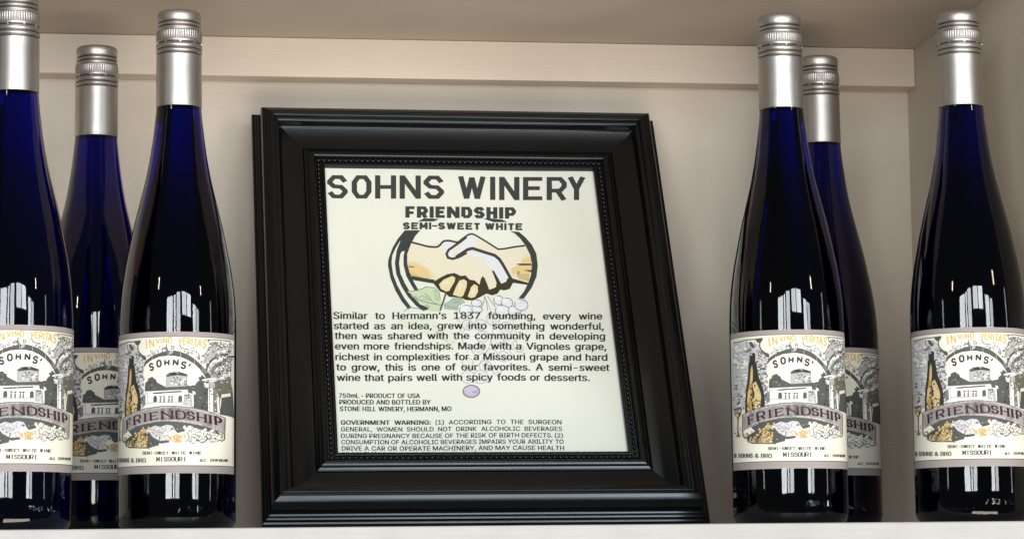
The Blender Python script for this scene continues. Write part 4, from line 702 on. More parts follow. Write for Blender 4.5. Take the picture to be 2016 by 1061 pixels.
    # motto
    for ch, x0, x1, yt, yb, lean in (('I', 300, 326, 86, 147, 8), ('N', 338, 366, 80, 136, 7), ('V', 388, 410, 76, 112, 3), ('I', 414, 432, 73, 110, 2), ('N', 440, 461, 70, 107, 1), ('O', 474, 497, 68, 105, 0),
                                     ('V', 544, 566, 70, 108, -1), ('E', 576, 594, 72, 111, -2), ('R', 603, 621, 75, 118, -2), ('I', 622, 642, 77, 122, -3), ('T', 642, 666, 80, 130, -4), ('A', 666, 690, 80, 134, -4), ('S', 702, 718, 86, 142, -5)):
        letter(pr, ch, [(x0 + lean, yb), (x1 + lean, yb - (2 if x0 < 470 else -2)), (x1, yt), (x0, yt)], 7.6, 'orange', round_=ch in 'OSR')
    # house name
    for ch, x0, x1, yt, yb, lean in (('S', 344, 366, 256, 300, 9), ('O', 398, 424, 234, 274, 5), ('H', 456, 482, 226, 264, 0), ('N', 516, 544, 224, 264, -2), ('S', 574, 598, 240, 282, -9), ("'", 612, 630, 254, 284, -4)):
        letter(pr, ch, [(x0 + lean, yb), (x1 + lean, yb + (-6 if x0 < 400 else 6 if x0 > 560 else 0)), (x1, yt + (-6 if x0 < 400 else 6 if x0 > 560 else 0)), (x0, yt)], 12 if ch != "'" else 11, 'ink', round_=ch in 'OS')
    # imprint lines
    def setline(txt, x0, x1, yb, yt, wd, thin, serif):
        n = len(txt); u = (x1 - x0) / n
        for k, ch in enumerate(txt):
            a = x0 + k * u; b = a + u * .70
            letter(pr, ch, boxq(a, b, yb, yt), wd, 'ink', thin=thin, serif=serif, round_=ch in 'SORUCDPB&')
    setline('SEMI-SWEET WHITE WINE', 314, 716, 893, 875, 4.8, 3.0, 3.5)
    setline('MISSOURI', 420, 626, 941, 914, 6.8, 3.4, 5)
    for ch, x0, x1 in (('B', 74, 84), ('.', 86, 92), ('S', 104, 115), ('O', 124, 136), ('H', 144, 158), ('N', 166, 182), ('S', 190, 202), ('&', 222, 244), ('B', 266, 284), ('R', 292, 310), ('O', 318, 336), ('.', 342, 350)):
        letter(pr, ch, boxq(x0, x1, 949, 923), 6.8, 'slate', thin=3.4, serif=4, round_=ch in 'SO')
    setline('ALC.', 704, 752, 944, 928, 3.6, 2.4, 3); setline('12%', 762, 789, 944, 928, 3.6, 2.4, 2)
    setline('BY', 792, 808, 944, 929, 3.0, 2.2, 1); setline('VOLUME', 811, 857, 945, 930, 3.0, 2.2, 1)
    return pr
INK['mauvelight'] = (0.43, 0.395, 0.395)

def make_bottle():
    root = bpy.data.objects.new('wine_bottle', None); COL.objects.link(root)
    root.empty_display_size = 0.03
    from_bm('glass_body', lathe(bottle_profile(), 128), M['glass'], root, True)
    # embossed figures round the heel
    bm = bmesh.new()
    n = 0
    for t in font_tris('750 ML'):
        th0 = radians(14)
        vs = []
        for h in (0.02, 0.42):
            for p in t:
                th = th0 + p[0] * 7.5 / LR
                zz = 11.0 + p[1] * 6.8
                r = 37.56 + h
                vs.append(bm.verts.new(Vector((r * sin(th), -r * cos(th), zz)) * MM))
        a, b, c, d, e, f = vs
        for q in ((a, b, e, d), (b, c, f, e), (c, a, d, f), (d, e, f)): bm.faces.new(q)
    bmesh.ops.remove_doubles(bm, verts=bm.verts[:], dist=1e-6)
    for k in range(60):                                   # stipple dots round the heel
        th = 2 * pi * k / 60 + .05
        if radians(8) < th < radians(62): continue
        bmesh.ops.create_icosphere(bm, subdivisions=1, radius=0.45 * MM, matrix=Matrix.Translation(Vector((37.5 * sin(th), -37.5 * cos(th), 8.6)) * MM))
    o = from_bm('heel_embossing', bm, M['glass'], root, False)
    # screw cap
    cap = [(0, 337.1), (9, 337.1), (12.6, 336.9), (13.6, 336.3), (14.15, 335.1), (14.25, 333.5), (14.25, 330.6), (14.1, 330.1), (13.3, 329.8), (13.3, 328.9), (14.1, 328.6), (14.35, 328.0), (14.1, 327.4), (13.3, 327.1), (13.3, 326.3),
           (14.2, 326.0), (14.5, 325.4), (14.3, 324.8), (13.7, 324.5), (13.8, 324.1), (14.6, 323.8), (14.85, 323.4), (14.85, 322.5), (14.9, 320.5), (14.9, 318.4), (14.95, 317.5), (15.0, 317.2), (15.0, 316.2), (14.6, 315.9), (13.9, 315.8), (13.9, 318)]
    c = from_bm('screw_cap', lathe(cap, 336, knurl), M['foil'], root, True)
    for zg in (329.35, 326.7): from_bm('groove_shade_ring', lathe([(13.45, zg - .5), (13.45, zg + .5)], 96), M['groove_shade'], c, True)  # dark rings paint shade into the bottoms of the cap grooves
    gap = from_bm('tear_gap', lathe([(14.35, 316.4), (14.35, 314.6)], 96), M['groove_shade'], c, True)
    bm = bmesh.new()
    for k in range(9):
        a = 2 * pi * k / 9 + .3
        bb = box_bm(-0.45 * MM, 0.45 * MM, -0.35 * MM, 0.35 * MM, 314.9 * MM, 316.3 * MM)
        me = bpy.data.meshes.new('t'); bb.to_mesh(me); bb.free()
        n0 = len(bm.verts); bm.from_mesh(me); bpy.data.meshes.remove(me)
        bm.verts.ensure_lookup_table()
        for v in bm.verts[n0:]:
            v.co = Matrix.Rotation(a, 3, 'Z') @ (v.co + Vector((0, -14.6 * MM, 0)))
    o = from_bm('tear_bridges', bm, M['foil'], c); o['kind'] = 'stuff'
    band = [(13.9, 313.4), (13.9, 315.1), (14.6, 315.1), (15.0, 314.8), (15.05, 313.4), (14.95, 312.6), (14.2, 312.2), (14.15, 311.5), (14.9, 311.0), (15.05, 310.2), (14.9, 309.5), (14.0, 309.0), (14.0, 308.3), (14.6, 308.0), (14.72, 307.6),
            (14.70, 307.4), (14.75, 300), (14.85, 285), (14.88, 273.8), (14.86, 273.6), (14.5, 273.6)]
    slv = from_bm('foil_sleeve', lathe(band, 128), M['foil'], root, True)
    for zg, rg in ((311.85, 14.3), (308.65, 14.15)): from_bm('groove_shade_ring', lathe([(rg, zg - .45), (rg, zg + .45)], 96), M['groove_shade'], slv, True)  # dark rings again, shade painted into the sleeve grooves
    # paper label
    s0, s1 = LR * radians(-76.5), LR * radians(87)
    bm = bmesh.new(); prev = None; n = 72
    zb, zt = 28.0 + Z0, 116.93 + Z0
    for k in range(n + 1):
        th = (s0 + (s1 - s0) * k / n) / LR
        col = []
        for r, z in ((LR + .02, zb), (LR + .10, zb), (LR + .10, zt), (LR + .02, zt)):
            col.append(bm.verts.new(Vector((r * sin(th), -r * cos(th), z)) * MM))
        if prev:
            for a in range(4): bm.faces.new((prev[a], col[a], col[(a + 1) % 4], prev[(a + 1) % 4]))
        else: bm.faces.new(col)
        prev = col
    bm.faces.new(prev[::-1])
    bmesh.ops.recalc_face_normals(bm, faces=bm.faces[:])
    lab = from_bm('label', bm, M['label'], root)
    # borders, printed on the label in flat mm
    b = Print(); R_ = lambda x0, x1, z0, z1, c: b.poly([(x0, z0), (x1, z0), (x1, z1), (x0, z1)], c)
    R_(s0 + .05, s1 - .05, zb + .05, zb + 4.6, 'mauve'); R_(s0 + .05, s1 - .05, zt - 3.0, zt - .05, 'mauve')
    R_(s0 + .05, s0 + 1.0, zb + 4.6, zt - 3.0, 'mauve'); R_(s1 - 1.0, s1 - .05, zb + 4.6, zt - 3.0, 'mauve')
    R_(s0 + .9, s1 - .9, zb + 4.5, zb + 4.95, 'slate'); R_(s0 + .9, s1 - .9, zt - 3.3, zt - 2.95, 'slate')
    R_(s0 + 3.1, s0 + 3.4, zb + 7, zt - 9, 'grey'); R_(s1 - 3.4, s1 - 3.1, zb + 7, zt - 7, 'grey')
    build_print(b, 'label_border', lab, lambda x, y: (x, y), .13, .02, (s0, s1, 2.0), LR)
    build_print(label_art(), 'label_print', lab, label_unwrap, .17, .22, (s0, s1, 2.5), LR)
    return root

def copy_tree(o, parent=None):
    c = o.copy(); COL.objects.link(c); c.parent = parent
    if parent is not None: c.matrix_parent_inverse = o.matrix_parent_inverse.copy()
    for ch in [q for q in o.children]: copy_tree(ch, c)
    return c

BOTTLES = [
    (407.03, -24.31, 0, 'front blue wine bottle just right of the black frame, overlapping another bottle'),
    (9.93, 0.02, -14, 'front blue wine bottle just left of the black frame'),
    (-92.55, -44.32, 2, 'leftmost blue wine bottle, cut off by the left edge of the photo'),
    (-46.25, 118.53, 7, 'blue wine bottle further back, between the two front bottles left of the frame'),
    (524.62, -43.14, -3, 'rightmost blue wine bottle, standing in front of the cream side wall'),
    (469.01, 109.9, -3, 'blue wine bottle further back, half hidden by the bottle right of the frame'),
]
proto = make_bottle()
roots = [proto] + [copy_tree(proto) for _ in BOTTLES[1:]]
for o, (x, y, rot, lab) in zip(roots, BOTTLES):
    o.location = (x * MM, y * MM, 0.0)
    o.rotation_euler = (0, 0, atan2(-x, D + y) + radians(rot))
    tag(o, lab, 'wine bottle', 'blue wine bottles standing on the shelf')

# ------------------------------------------------------------------ picture frame
FW, FH, LEAN = 304.42, 350.19, radians(28.93)
fr = bpy.data.objects.new('picture_frame', None); COL.objects.link(fr)
fr.empty_display_size = 0.05
tag(fr, 'black moulded picture frame leaning on the shelf with a printed winery sheet inside', 'picture frame')
# local axes: x across, y up the frame, z out of its face
ax_x = Vector((cos(radians(.5)), sin(radians(.5)), 0))
yw = radians(.5)
def loc2w(u, v, t):
    y = v * sin(LEAN) - t * cos(LEAN); z = v * cos(LEAN) + t * sin(LEAN)
    return Vector((218.48 + u * cos(yw) - y * sin(yw), 52.02 + u * sin(yw) + y * cos(yw), z - 2.97 + Z0))
o0 = loc2w(0, 0, 0); eX = loc2w(1, 0, 0) - o0; eY = loc2w(0, 1, 0) - o0; eZ = loc2w(0, 0, 1) - o0
fr.matrix_world = Matrix(((eX.x, eY.x, eZ.x, o0.x * MM), (eX.y, eY.y, eZ.y, o0.y * MM), (eX.z, eY.z, eZ.z, o0.z * MM), (0, 0, 0, 1)))
PROFILE = ([(0, -8), (0, -1.9)] + catmull([(0, -1.9), (.25, -1.0), (1.0, -.62), (1.7, -.35), (2.0, -.6)], 3)[1:]
           + catmull([(2.15, .2), (2.4, 1.15), (3.1, 1.5), (3.8, 1.75)], 3) + catmull([(3.95, 2.4), (4.2, 3.1), (4.9, 3.45), (5.6, 3.7)], 3)
           + catmull([(5.7, 4.2), (5.9, 6.5), (5.9, 10.0), (6.1, 13.0), (6.6, 15.2), (7.4, 16.3), (8.6, 16.95), (10.0, 17.55), (11.4, 18.1), (12.6, 18.3)], 4)
           + catmull([(12.9, 18.8), (13.6, 19.3), (14.5, 19.0), (15.6, 18.5), (16.0, 17.6)], 3)
           + catmull([(16.3, 16.9), (17.2, 16.6), (18.2, 16.15), (18.8, 15.6)], 3)
           + catmull([(19.3, 14.4), (19.8, 12.4), (20.4, 10.9), (21.2, 10.05), (22.5, 9.38), (24, 8.67), (25.5, 8.0), (27, 7.38), (28.5, 6.84), (30.5, 6.25), (33.5, 5.6), (36.6, 5.15)], 4)
           + catmull([(37.0, 4.3), (37.2, 5.3), (38.2, 5.9), (39.6, 6.5)], 3) + catmull([(39.8, 7.2), (40.8, 7.8), (42.4, 8.4), (43.2, 8.4), (44.6, 7.9), (45.3, 6.6)], 4)
           + [(45.5, 4.6), (49.6, 4.3), (49.8, 5.4), (50.4, 5.9), (51.6, 5.8), (52.2, 5.3), (52.3, 3.1), (52.3, 1.2), (46, 1.2), (46, -8)])
PROFILE = [(a, t) for i, (a, t) in enumerate(PROFILE) if i == 0 or (a, t) != PROFILE[i - 1]]
def corner(sx, top, a, t):
    return Vector((sx * (FW / 2 - a), FH - a if top else a, t)) * MM
for c0, c1, nm in (((-1, True), (1, True), 'top'), ((1, False), (-1, False), 'bottom'), ((-1, False), (-1, True), 'left'), ((1, True), (1, False), 'right')):
    bm = bmesh.new()
    along = (corner(*c1, 0, 0) - corner(*c0, 0, 0)).normalized() * 0.10 * MM      # hairline open mitre
    A = [bm.verts.new(corner(*c0, a, t) + along) for a, t in PROFILE]
    B = [bm.verts.new(corner(*c1, a, t) - along) for a, t in PROFILE]
    n = len(A)
    for i in range(n):
        j = (i + 1) % n
        bm.faces.new((A[i], B[i], B[j], A[j]))
    bm.faces.new(A); bm.faces.new(B[::-1])
    bmesh.ops.recalc_face_normals(bm, faces=bm.faces[:])
    # a hairline mitre joint between the mouldings
    bm.normal_update()
    from_bm('moulding', bm, M['black'], fr)
# beading
bm = bmesh.new()
ia, iz = 47.6, 5.1
W2, H2 = FW - 2 * ia, FH - 2 * ia
def bead(u, v, horiz):
    m = Matrix.Translation(Vector((u, v, iz)) * MM) @ Matrix.Diagonal(Vector((1.75, 1.35, 1.5, 1) if horiz else (1.35, 1.75, 1.5, 1)))
    bmesh.ops.create_icosphere(bm, subdivisions=2, radius=1.0 * MM, matrix=m)
nx, ny = 52, 64
for k in range(nx + 1):
    u = -W2 / 2 + W2 * k / nx
    bead(u, ia, True); bead(u, FH - ia, True)
for k in range(1, ny):
    v = ia + H2 * k / ny
    bead(-W2 / 2, v, False); bead(W2 / 2, v, False)
o = from_bm('bead_trim', bm, M['black'], fr, True); o['kind'] = 'stuff'
from_bm('backing_board', box_bm(-(FW / 2 - 46.2) * MM, (FW / 2 - 46.2) * MM, 46.2 * MM, (FH - 46.2) * MM, -5 * MM, 1.0 * MM), M['board'], fr)
# sheet, slightly cockled
PA = 47.5
bm = bmesh.new(); G = {}
nu, nv = 40, 50
def cockle(u, v):
    return 2.0 + 0.35 * sin(u * .021 + 1) * sin(v * .017) + 0.22 * sin(u * .05 + v * .01)
for i in range(nu + 1):
    for j in range(nv + 1):
        u = -FW / 2 + PA + (FW - 2 * PA) * i / nu; v = PA + (FH - 2 * PA) * j / nv
        G[i, j] = bm.verts.new((u * MM, v * MM, cockle(u, v) * MM))
for i in range(nu):
    for j in range(nv): bm.faces.new((G[i, j], G[i + 1, j], G[i + 1, j + 1], G[i, j + 1]))
sheet = from_bm('printed_sheet', bm, M['paper'], fr, True)

# artboard (measured on the photograph) -> sheet mm, a plane-to-plane projection
def solve8(src, dst):
    A = []; bb = []
    for (x, y), (u, v) in zip(src, dst):
        A.append([x, y, 1, 0, 0, 0, -u * x, -u * y]); bb.append(u)
        A.append([0, 0, 0, x, y, 1, -v * x, -v * y]); bb.append(v)
    n = 8
    for i in range(n):
        p = max(range(i, n), key=lambda r: abs(A[r][i])); A[i], A[p] = A[p], A[i]; bb[i], bb[p] = bb[p], bb[i]
        for r in range(n):
            if r != i:
                f = A[r][i] / A[i][i]
                A[r] = [a - f * c for a, c in zip(A[r], A[i])]; bb[r] -= f * bb[i]
    return [bb[i] / A[i][i] for i in range(n)]
hw = FW / 2 - 52.3
Hm = solve8([(641.0, 330.0), (1168.5, 335.0), (1237.0, 889.5), (665.5, 892.5)],
            [(-hw, FH - 52.3), (hw, FH - 52.3), (hw, 52.3), (-hw, 52.3)])
def sheet_map(x, y):
    q = Hm[6] * x + Hm[7] * y + 1
    return (Hm[0] * x + Hm[1] * y + Hm[2]) / q, (Hm[3] * x + Hm[4] * y + Hm[5]) / q

def sheet_art():
    pr = Print(); P, K = pr.poly, pr.stroke
    e = lambda pts: [(760 + x / 5.585, 430 + y / 5.585) for x, y in pts]
    f = lambda pts: [(900 + x / 5.582, 430 + y / 5.582) for x, y in pts]
    g = lambda pts: [(740 + x / 2.588, 390 + y / 2.588) for x, y in pts]
    rnd = random.Random(3)
    # faint grape bunch that runs down behind the text
    for x, y, r in ((600, 610, 36), (668, 655, 34), (535, 640, 32), (700, 585, 34), (470, 640, 30), (545, 700, 32), (620, 720, 34), (690, 735, 34), (520, 765, 32), (590, 790, 32), (650, 800, 30), (735, 760, 22),
                    (470, 835, 30), (560, 850, 32), (620, 870, 26), (470, 905, 36), (535, 905, 38)):
        c = g([(x, y)])[0]
        pr.ellipse(c[0], c[1], r / 2.588, r / 2.75, 'faint'); pr.ellipse(c[0], c[1], r / 2.588 - 1.1, r / 2.75 - 1.1, 'sheetlight')
        pr.ring(c[0] + 1, c[1] + 1, r / 6.5, r / 7, .6, 'faint', a0=.2, a1=2.2, n=8)
    for q in ([(560, 500), (585, 560), (600, 640), (590, 720), (560, 790), (520, 850)], [(480, 620), (440, 700), (470, 780)], [(700, 620), (720, 700), (680, 760), (700, 790)], [(400, 600), (440, 640), (420, 700), (380, 740)]): K(g(catmull(q, 4)), .9, 'faint')
    c = g([(488, 978)])[0]
    pr.ellipse(c[0], c[1], 17.5, 13.2, 'line'); pr.ellipse(c[0], c[1], 15.2, 11.2, 'grape'); pr.ellipse(c[0] - 2, c[1] - 1.5, 12, 8, 'grapelight')
    K([(c[0] + 2, c[1] + 1), (c[0] + 7, c[1] + 2), (c[0] + 10, c[1] - 1)], 1.4, 'line')
    for pts in ([(120, 610), (170, 580), (260, 590), (330, 640), (300, 690), (200, 680), (140, 650)], [(330, 680), (390, 670), (420, 700), (400, 760), (350, 750)]): P(g(pts), 'palegreen')
    for pts in ([(120, 612), (180, 600), (230, 640), (320, 650)], [(330, 690), (360, 720), (390, 750)], [(200, 680), (240, 640)]): K(g(pts), .9, 'faint')
    # forearms and hands, flat tints
    P(e([(245, 300), (290, 262), (470, 300), (560, 305), (640, 240), (700, 235), (800, 250), (893, 200)]) + f([(0, 410), (60, 370), (120, 330), (175, 315), (320, 360), (440, 400), (560, 600), (560, 690), (360, 770), (250, 700), (60, 640)])
      + e([(840, 640), (760, 590), (600, 640), (540, 680), (290, 640), (250, 540), (240, 420)]), 'skin')
    P([(815, 492), (850, 478), (945, 478), (960, 540), (905, 548), (880, 532), (840, 545), (812, 540)], 'skin')
    P(f([(455, 320), (640, 295), (770, 280), (820, 400), (830, 480), (820, 600), (790, 690), (600, 640), (520, 500), (430, 395), (330, 345), (230, 320), (330, 260)]), 'skin')
    P(e([(640, 260), (700, 240), (760, 250), (680, 340), (664, 380), (640, 340), (610, 300)]), 'pale')
    # thumb and back of the right hand
    P(e([(893, 190), (830, 240), (760, 290), (690, 340), (670, 380), (690, 420), (740, 432), (800, 415), (893, 365)]) + f([(60, 345), (175, 312), (330, 350), (440, 322), (400, 285), (320, 235), (210, 170), (170, 155), (130, 165), (60, 215), (0, 265)])[::1], 'pale')
    P(f([(330, 345), (240, 325), (210, 170), (330, 240), (455, 318)]), 'skin')
    P(f([(120, 340), (175, 322), (240, 345), (420, 400), (480, 470), (560, 600), (555, 670), (500, 700), (450, 630), (410, 560), (300, 500), (200, 440)]), 'pale')
    P(f([(150, 400), (260, 420), (400, 560), (440, 700), (360, 770), (300, 640), (240, 520)]), 'skin')
    # warm shading of the wrists, printed in steps
    for k, c in enumerate(('skin2', 'tan2', 'tan', 'honey2', 'honey')):
        s = 1 - k * .19
        P(f([(560 + (1 - s) * 60, 450 + (1 - s) * 20), (700, 330 + (1 - s) * 110), (822, 380 + (1 - s) * 60), (828, 500), (800, 655 - (1 - s) * 30), (700, 645 - (1 - s) * 30), (610, 625 - (1 - s) * 60)]), c)
        P(e([(244, 450 + (1 - s) * 40), (330, 440 + (1 - s) * 60), (470, 530 + (1 - s) * 30), (580 - (1 - s) * 130, 630), (540 - (1 - s) * 110, 668 - (1 - s) * 20), (400, 650 - (1 - s) * 20), (290, 625 - (1 - s) * 15), (262, 570)]), c)
    P(e([(262, 590), (330, 600), (420, 640), (410, 650), (292, 632)]), 'gold2'); P(f([(650, 600), (805, 590), (795, 675), (690, 650)]), 'gold2')
    # ring
    P(f([(590, 122), (690, 130), (760, 190), (830, 270), (880, 370), (895, 500), (880, 620), (830, 740), (740, 865), (680, 862), (740, 790), (790, 690), (820, 600), (830, 480), (810, 380), (760, 280), (700, 200), (640, 145)]), 'title')
    P(e([(215, 120), (140, 210), (80, 310), (35, 430), (28, 500), (55, 640), (110, 780), (180, 900), (250, 985), (285, 965), (200, 850), (130, 720), (85, 600), (68, 480), (75, 400), (110, 320), (165, 230)]), 'title')
    P(e([(190, 250), (125, 340), (105, 480), (120, 600), (180, 740), (250, 850), (340, 950), (420, 1002), (470, 990), (462, 962), (380, 930), (290, 830), (215, 700), (165, 590), (150, 480), (165, 380), (200, 320)]), 'title')
    P(e([(235, 250), (200, 400), (200, 500), (230, 620), (290, 730), (330, 790), (362, 772), (310, 680), (262, 570), (240, 480), (240, 380), (285, 260)]), 'title')
    P(e([(215, 120), (385, 120), (330, 180), (292, 252), (240, 335), (190, 352), (125, 342), (165, 240), (140, 210)]), 'title')
    P([(824, 434), (836, 428), (868, 428.2), (856, 434)], 'title'); P([(952, 427.5), (964, 427), (990, 429), (1001, 434), (974, 434.5)], 'title')
    # drawn outlines
    o = 'title'
    K(e(catmull([(285, 250), (380, 275), (470, 297), (560, 303), (600, 282), (640, 240), (700, 233), (760, 245), (800, 250)], 3)), 3.8, o)
    K(e([(893, 190), (830, 240), (760, 290), (695, 335), (672, 378), (690, 420), (740, 432), (800, 415), (893, 365)]), 4.8, o)
    K(f([(-6, 270), (60, 215), (130, 165), (170, 155), (210, 170), (320, 235), (400, 285), (460, 322), (520, 318), (640, 295), (755, 280)]), 3.4, o)
    K(f([(-6, 415), (60, 370), (120, 330), (175, 315), (240, 335), (320, 360), (420, 390), (470, 430), (510, 490), (560, 580), (600, 650)]), 6.0, o)
    K(e([(288, 640), (400, 660), (540, 684)]), 7.6, o)
    P(e([(520, 690), (560, 665), (600, 640), (680, 600), (760, 588), (800, 606), (838, 628), (893, 612)]) + f([(40, 620), (100, 615), (145, 660), (200, 668), (252, 715), (268, 650), (285, 620), (305, 635), (335, 700), (360, 770), (432, 742), (440, 690), (388, 556), (412, 560), (452, 630), (492, 702), (545, 680), (562, 640), (610, 640), (792, 690), (775, 712), (622, 690), (584, 760), (522, 776), (482, 766), (450, 812), (390, 832), (330, 812), (250, 856), (180, 890), (100, 884), (60, 864), (0, 848)])
      + e([(830, 858), (760, 854), (700, 850), (660, 812), (600, 790), (560, 742)]), 'knuckle')
    P(e([(588, 712), (640, 660), (735, 620), (768, 638), (760, 684), (700, 784), (668, 792), (610, 762)]), 'finger')
    P(f([(-42, 826), (-5, 735), (30, 672), (80, 655), (115, 682), (110, 740), (72, 838), (40, 852)]), 'finger')
    P(f([(122, 846), (160, 740), (195, 708), (232, 730), (236, 790), (205, 848), (160, 862)]), 'finger')
    P(e([(600, 700), (700, 650), (690, 700), (640, 740)]), 'skin'); P(f([(30, 700), (70, 690), (60, 760), (20, 790)]), 'skin'); P(f([(160, 770), (205, 740), (200, 800), (160, 840)]), 'skin')
    P(f([(650, 486), (700, 478), (826, 478), (826, 498), (700, 498)]), o); P(f([(735, 550), (826, 548), (822, 572), (780, 562)]), o)
    P(e([(250, 506), (330, 518), (300, 530), (262, 524)]), 'line')
    # vine leaves
    P(e([(240, 790), (355, 778), (372, 760), (420, 755), (440, 738), (540, 752), (590, 800), (604, 880), (625, 940), (600, 1010), (500, 1010), (460, 960), (380, 920), (340, 890), (330, 860), (300, 830)]), 'leaf')
    K(e([(240, 790), (355, 778), (420, 755), (440, 738), (540, 752), (590, 800), (604, 880)]), 1.4, 'vein', )
    K(e([(320, 840), (360, 880), (460, 910), (540, 930), (620, 940)]), 1.6, 'vein'); K(e([(430, 812), (480, 850), (510, 900), (560, 925)]), 1.4, 'vein')
    for a in range(6): K(e([(520 + a * 6, 785 + a * 20), (575 + a * 4, 780 + a * 22)]), 1.0, 'vein')
    K(e([(360, 860), (400, 840), (450, 855), (490, 890)]), 1.2, 'vein'); K(e([(400, 880), (440, 870), (470, 890)]), 2.2, 'fern'); K(e([(280, 830), (330, 870), (350, 900)]), 2.4, 'vein')
    P(e([(645, 930), (700, 905), (740, 870), (830, 865), (872, 915), (810, 945), (795, 1000), (640, 985)]), 'fern')
    K(e([(645, 930), (700, 905), (740, 870), (830, 865), (872, 915)]), 1.3, 'vein'); K(e([(640, 940), (720, 965), (800, 975)]), 1.3, 'vein')
    for a in range(4): K(e([(770 + a * 18, 890), (755 + a * 20, 925)]), .9, 'vein')
    K(e([(662, 815), (640, 890), (600, 1000)]), 3.4, 'slate')
    # grapes above the text
    for x, y, rx, ry in ((110, 1000, 85, 62), (225, 990, 62, 40), (220, 920, 62, 42), (462, 885, 58, 54), (555, 915, 66, 60), (505, 1000, 84, 62), (640, 1005, 74, 58), (712, 935, 78, 66)):
        c = f([(x, y)])[0]
        pr.ellipse(c[0], c[1], rx / 5.58, ry / 5.58, 'line'); pr.ellipse(c[0], c[1], rx / 5.58 - 1.5, ry / 5.58 - 1.5, 'pale')
        pr.ellipse(c[0] - rx / 18, c[1] - ry / 14, rx / 11, ry / 12, 'white')
    K(f([(310, 840), (330, 900), (340, 1000)]), 1.2, 'line'); K(f([(340, 840), (380, 900), (430, 960)]), 1.2, 'line'); K(f([(310, 840), (300, 900), (270, 980)]), 1.2, 'line')
    K(e([(200, 1010), (260, 965), (360, 975), (420, 1000), (480, 980), (480, 950), (440, 938)]), 1.4, 'vein')
    # title
    def caps(txt, spans, yt0, yb0, yt1, yb1, wd, col, x0, x1, halo=None, sx=1.4):
        pr.sx = sx
        for ps in ((halo, 'sheet'), (0, col)) if halo else ((0, col),):
            for ch, (a, b) in zip(txt, spans):
                if ch in 'EF': b += wd * sx * .35
                if ch == 'T': a -= wd * sx * .35; b += wd * sx * .35
                ta = (a - x0) / (x1 - x0); tb = (b - x0) / (x1 - x0)
                h = wd / 2; hx = h * sx
                yt = lambda t: yt0 + (yt1 - yt0) * t + h
                yb = lambda t: yb0 + (yb1 - yb0) * t - h
                ww = wd + 2 * (ps[0] or 0)
                if ch == '-':
                    letter(pr, '-', boxq(a - 1, b + 1, yb(ta), yt(ta)), ww * .8, ps[1])
                elif ch == 'I':
                    m = (a + b) / 2; letter(pr, 'I', [(m - 1, yb(ta) + h), (m + 1, yb(tb) + h), (m + 1, yt(tb) - h), (m - 1, yt(ta) - h)], ww, ps[1])
                else:
                    dyb = h if ch in 'HNWMYRFPT' else 0; dyt = -h if ch in 'HNWMY' else 0
                    letter(pr, ch, [(a + hx, yb(ta) + dyb), (b - hx, yb(tb) + dyb), (b - hx, yt(tb) + dyt), (a + hx, yt(ta) + dyt)], ww, ps[1])
    z5 = lambda x: 480 + x / 3.421
    z6 = lambda x: 900 + x / 3.423
    caps('SOHNS', [(z5(568), z5(706)), (z5(733), z5(866)), (z5(890), z5(1032)), (z5(1055), z5(1198)), (z5(1216), z5(1354))], 344.0, 389.4, 344.4, 389.8, 7.4, 'title', 646, 876)
    caps('WINERY', [(903.5, 958), (966, 977.5), (984.5, 1024.5), (1031.5, 1071), (1078, 1117.5), (1119, 1154.5)], 345, 390.5, 346.5, 391.5, 7.4, 'title', 901, 1156)
    n = len('FRIENDSHIP')
    w_ = {'I': .40}
    def autospans(txt, x0, x1, gap, special={}):
        tot = sum(special.get(c, 1) for c in txt) + gap * (len(txt) - 1)
        u = (x1 - x0) / tot; x = x0; out = []
        for c in txt:
            out.append((x, x + u * special.get(c, 1))); x += u * (special.get(c, 1) + gap)
        return out
    caps('FRIENDSHIP', autospans('FRIENDSHIP', 799.5, 1017.5, .14, {'I': .40, 'N': 1.15, 'E': .9, 'F': .9}), 404.6, 427.0, 405.2, 427.6, 5.6, 'title', 799, 1018, halo=1.8, sx=1.5)
    t = 'SEMI-SWEET WHITE'
    sp = autospans(t, 794.5, 1030.5, .16, {'I': .36, '-': .6, ' ': .35, 'M': 1.15, 'W': 1.35, 'T': .9})
    q = [(c, s) for c, s in zip(t, sp) if c != ' ']
    caps(''.join(c for c, s in q), [s for c, s in q], 436.2, 449.8, 436.6, 450.2, 3.6, 'title', 794, 1031, halo=1.5, sx=1.35)
    pr.sx = 1.0
    # body text
    B = lambda x, y: (640 + x / 3.3155, 590 + y / 3.3155)
    rows = [('Similar to Hermann\u2019s 1837 founding, every wine', 57, 1815, 118), ('started as an idea, grew into something wonderful,', 60, 1825, 184),
            ('then was shared with the community in developing', 65, 1833, 249), ('even more friendships. Made with a Vignoles grape,', 67, 1842, 316),
            ('richest in complexities for a Missouri grape and hard', 70, 1848, 386), ('to grow, this is one of our favorites. A semi-sweet', 75, 1862, 453)]
    last = ('wine that pairs well with spicy foods or desserts.', 78, 1733, 521)
    x0, yb = B(last[1], last[3]); x1, _ = B(last[2], last[3])
    capx = line_of(pr, last[0], x0, x1, yb, yb - 0.3, 13.4, 'type', .021)
    for txt, a, b, y in rows:
        x0, yb = B(a, y); x1, _ = B(b, y)
        ws = [width(q, .021) for q in txt.split(' ')]; tot = sum(d - c for c, d in ws)
        cx = min(capx, (x1 - x0) / (tot + .20 * (len(ws) - 1)))
        line_of(pr, txt, x0, x1, yb, yb + 0.4, 13.4, 'type', .021, cx)
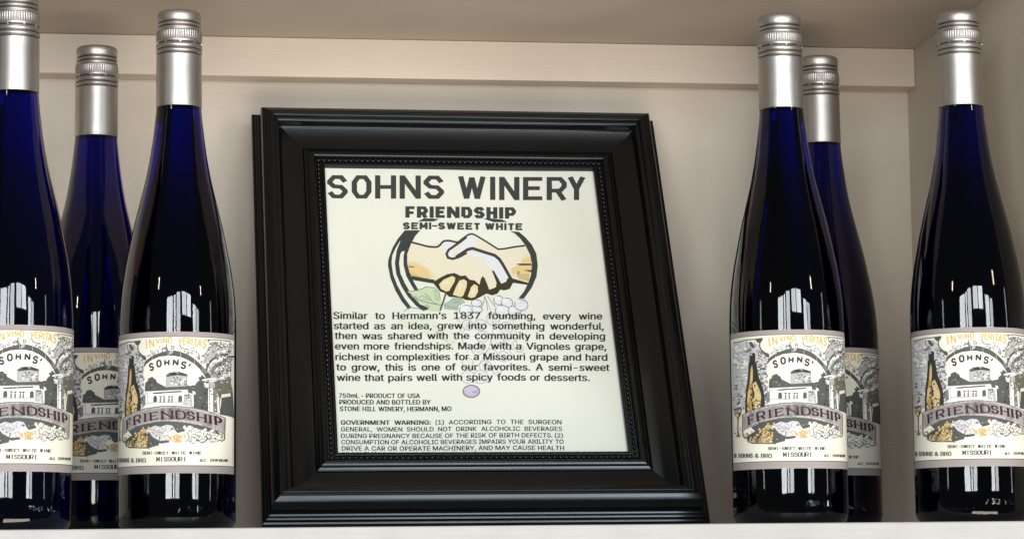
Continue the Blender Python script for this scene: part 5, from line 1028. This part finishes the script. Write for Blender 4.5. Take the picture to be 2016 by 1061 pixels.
    for txt, a, b, y in (('750mL - PRODUCT OF USA', 92, 622, 631), ('PRODUCED AND BOTTLED BY', 95, 692, 673), ('STONE HILL WINERY, HERMANN, MO', 97, 827, 717)):
        x0, yb = B(a, y); x1, _ = B(b, y)
        line_of(pr, txt, x0, x1, yb, yb + .2, 8.8, 'type', .022)
    for i, (txt, a, b, y) in enumerate((('GOVERNMENT WARNING: (1) ACCORDING TO THE SURGEON', 105, 1546, 806), ('GENERAL, WOMEN SHOULD NOT DRINK ALCOHOLIC BEVERAGES', 105, 1550, 850),
                         ('DURING PREGNANCY BECAUSE OF THE RISK OF BIRTH DEFECTS. (2)', 105, 1555, 893), ('CONSUMPTION OF ALCOHOLIC BEVERAGES IMPAIRS YOUR ABILITY TO', 107, 1560, 934),
                         ('DRIVE A CAR OR OPERATE MACHINERY, AND MAY CAUSE HEALTH', 109, 1563, 975), ('PROBLEMS', 110, 343, 1022))):
        x0, yb = B(a, y); x1, _ = B(b, y)
        if i == 5: yb -= 2.2
        cx = 11.0 if i in (0, 1) else None
        if cx:
            ws = [width(q, .002) for q in txt.split(' ')]; cx = (x1 - x0) / (sum(d - c for c, d in ws) + .5 * (len(ws) - 1))
        line_of(pr, txt, x0, x1, yb, yb - .8, 8.4, 'type', .010, cx, 2 if i == 0 else 0)
    # stray specks of a worn print
    for _ in range(60):
        x, y = rnd.uniform(650, 1190), rnd.uniform(395, 600)
        if 780 < x < 1065: continue
        pr.blob(x, y, rnd.uniform(.6, 3.0), rnd.uniform(.4, .9), 'speck', rnd, n=6)
    return pr
INK.update({'sheetlight': (0.765, 0.78, 0.745), 'grapelight': (0.58, 0.55, 0.70), 'skin2': (0.80, 0.74, 0.55), 'tan2': (0.79, 0.71, 0.49), 'honey2': (0.78, 0.64, 0.35), 'gold2': (0.60, 0.50, 0.22), 'speck': (0.66, 0.68, 0.63)})
_pr = sheet_art()
po = build_print(_pr, 'sheet_print', sheet, sheet_map, 0.0, 0.35)
for v in po.data.vertices:                        # lay the print on the cockled sheet
    v.co.z += (cockle(v.co.x / MM, v.co.y / MM) + 0.06) * MM
# easel strut behind the frame
st = from_bm('easel_strut', box_bm(-32 * MM, 32 * MM, 30 * MM, 215 * MM, -10 * MM, -8.2 * MM), M['board'], fr)
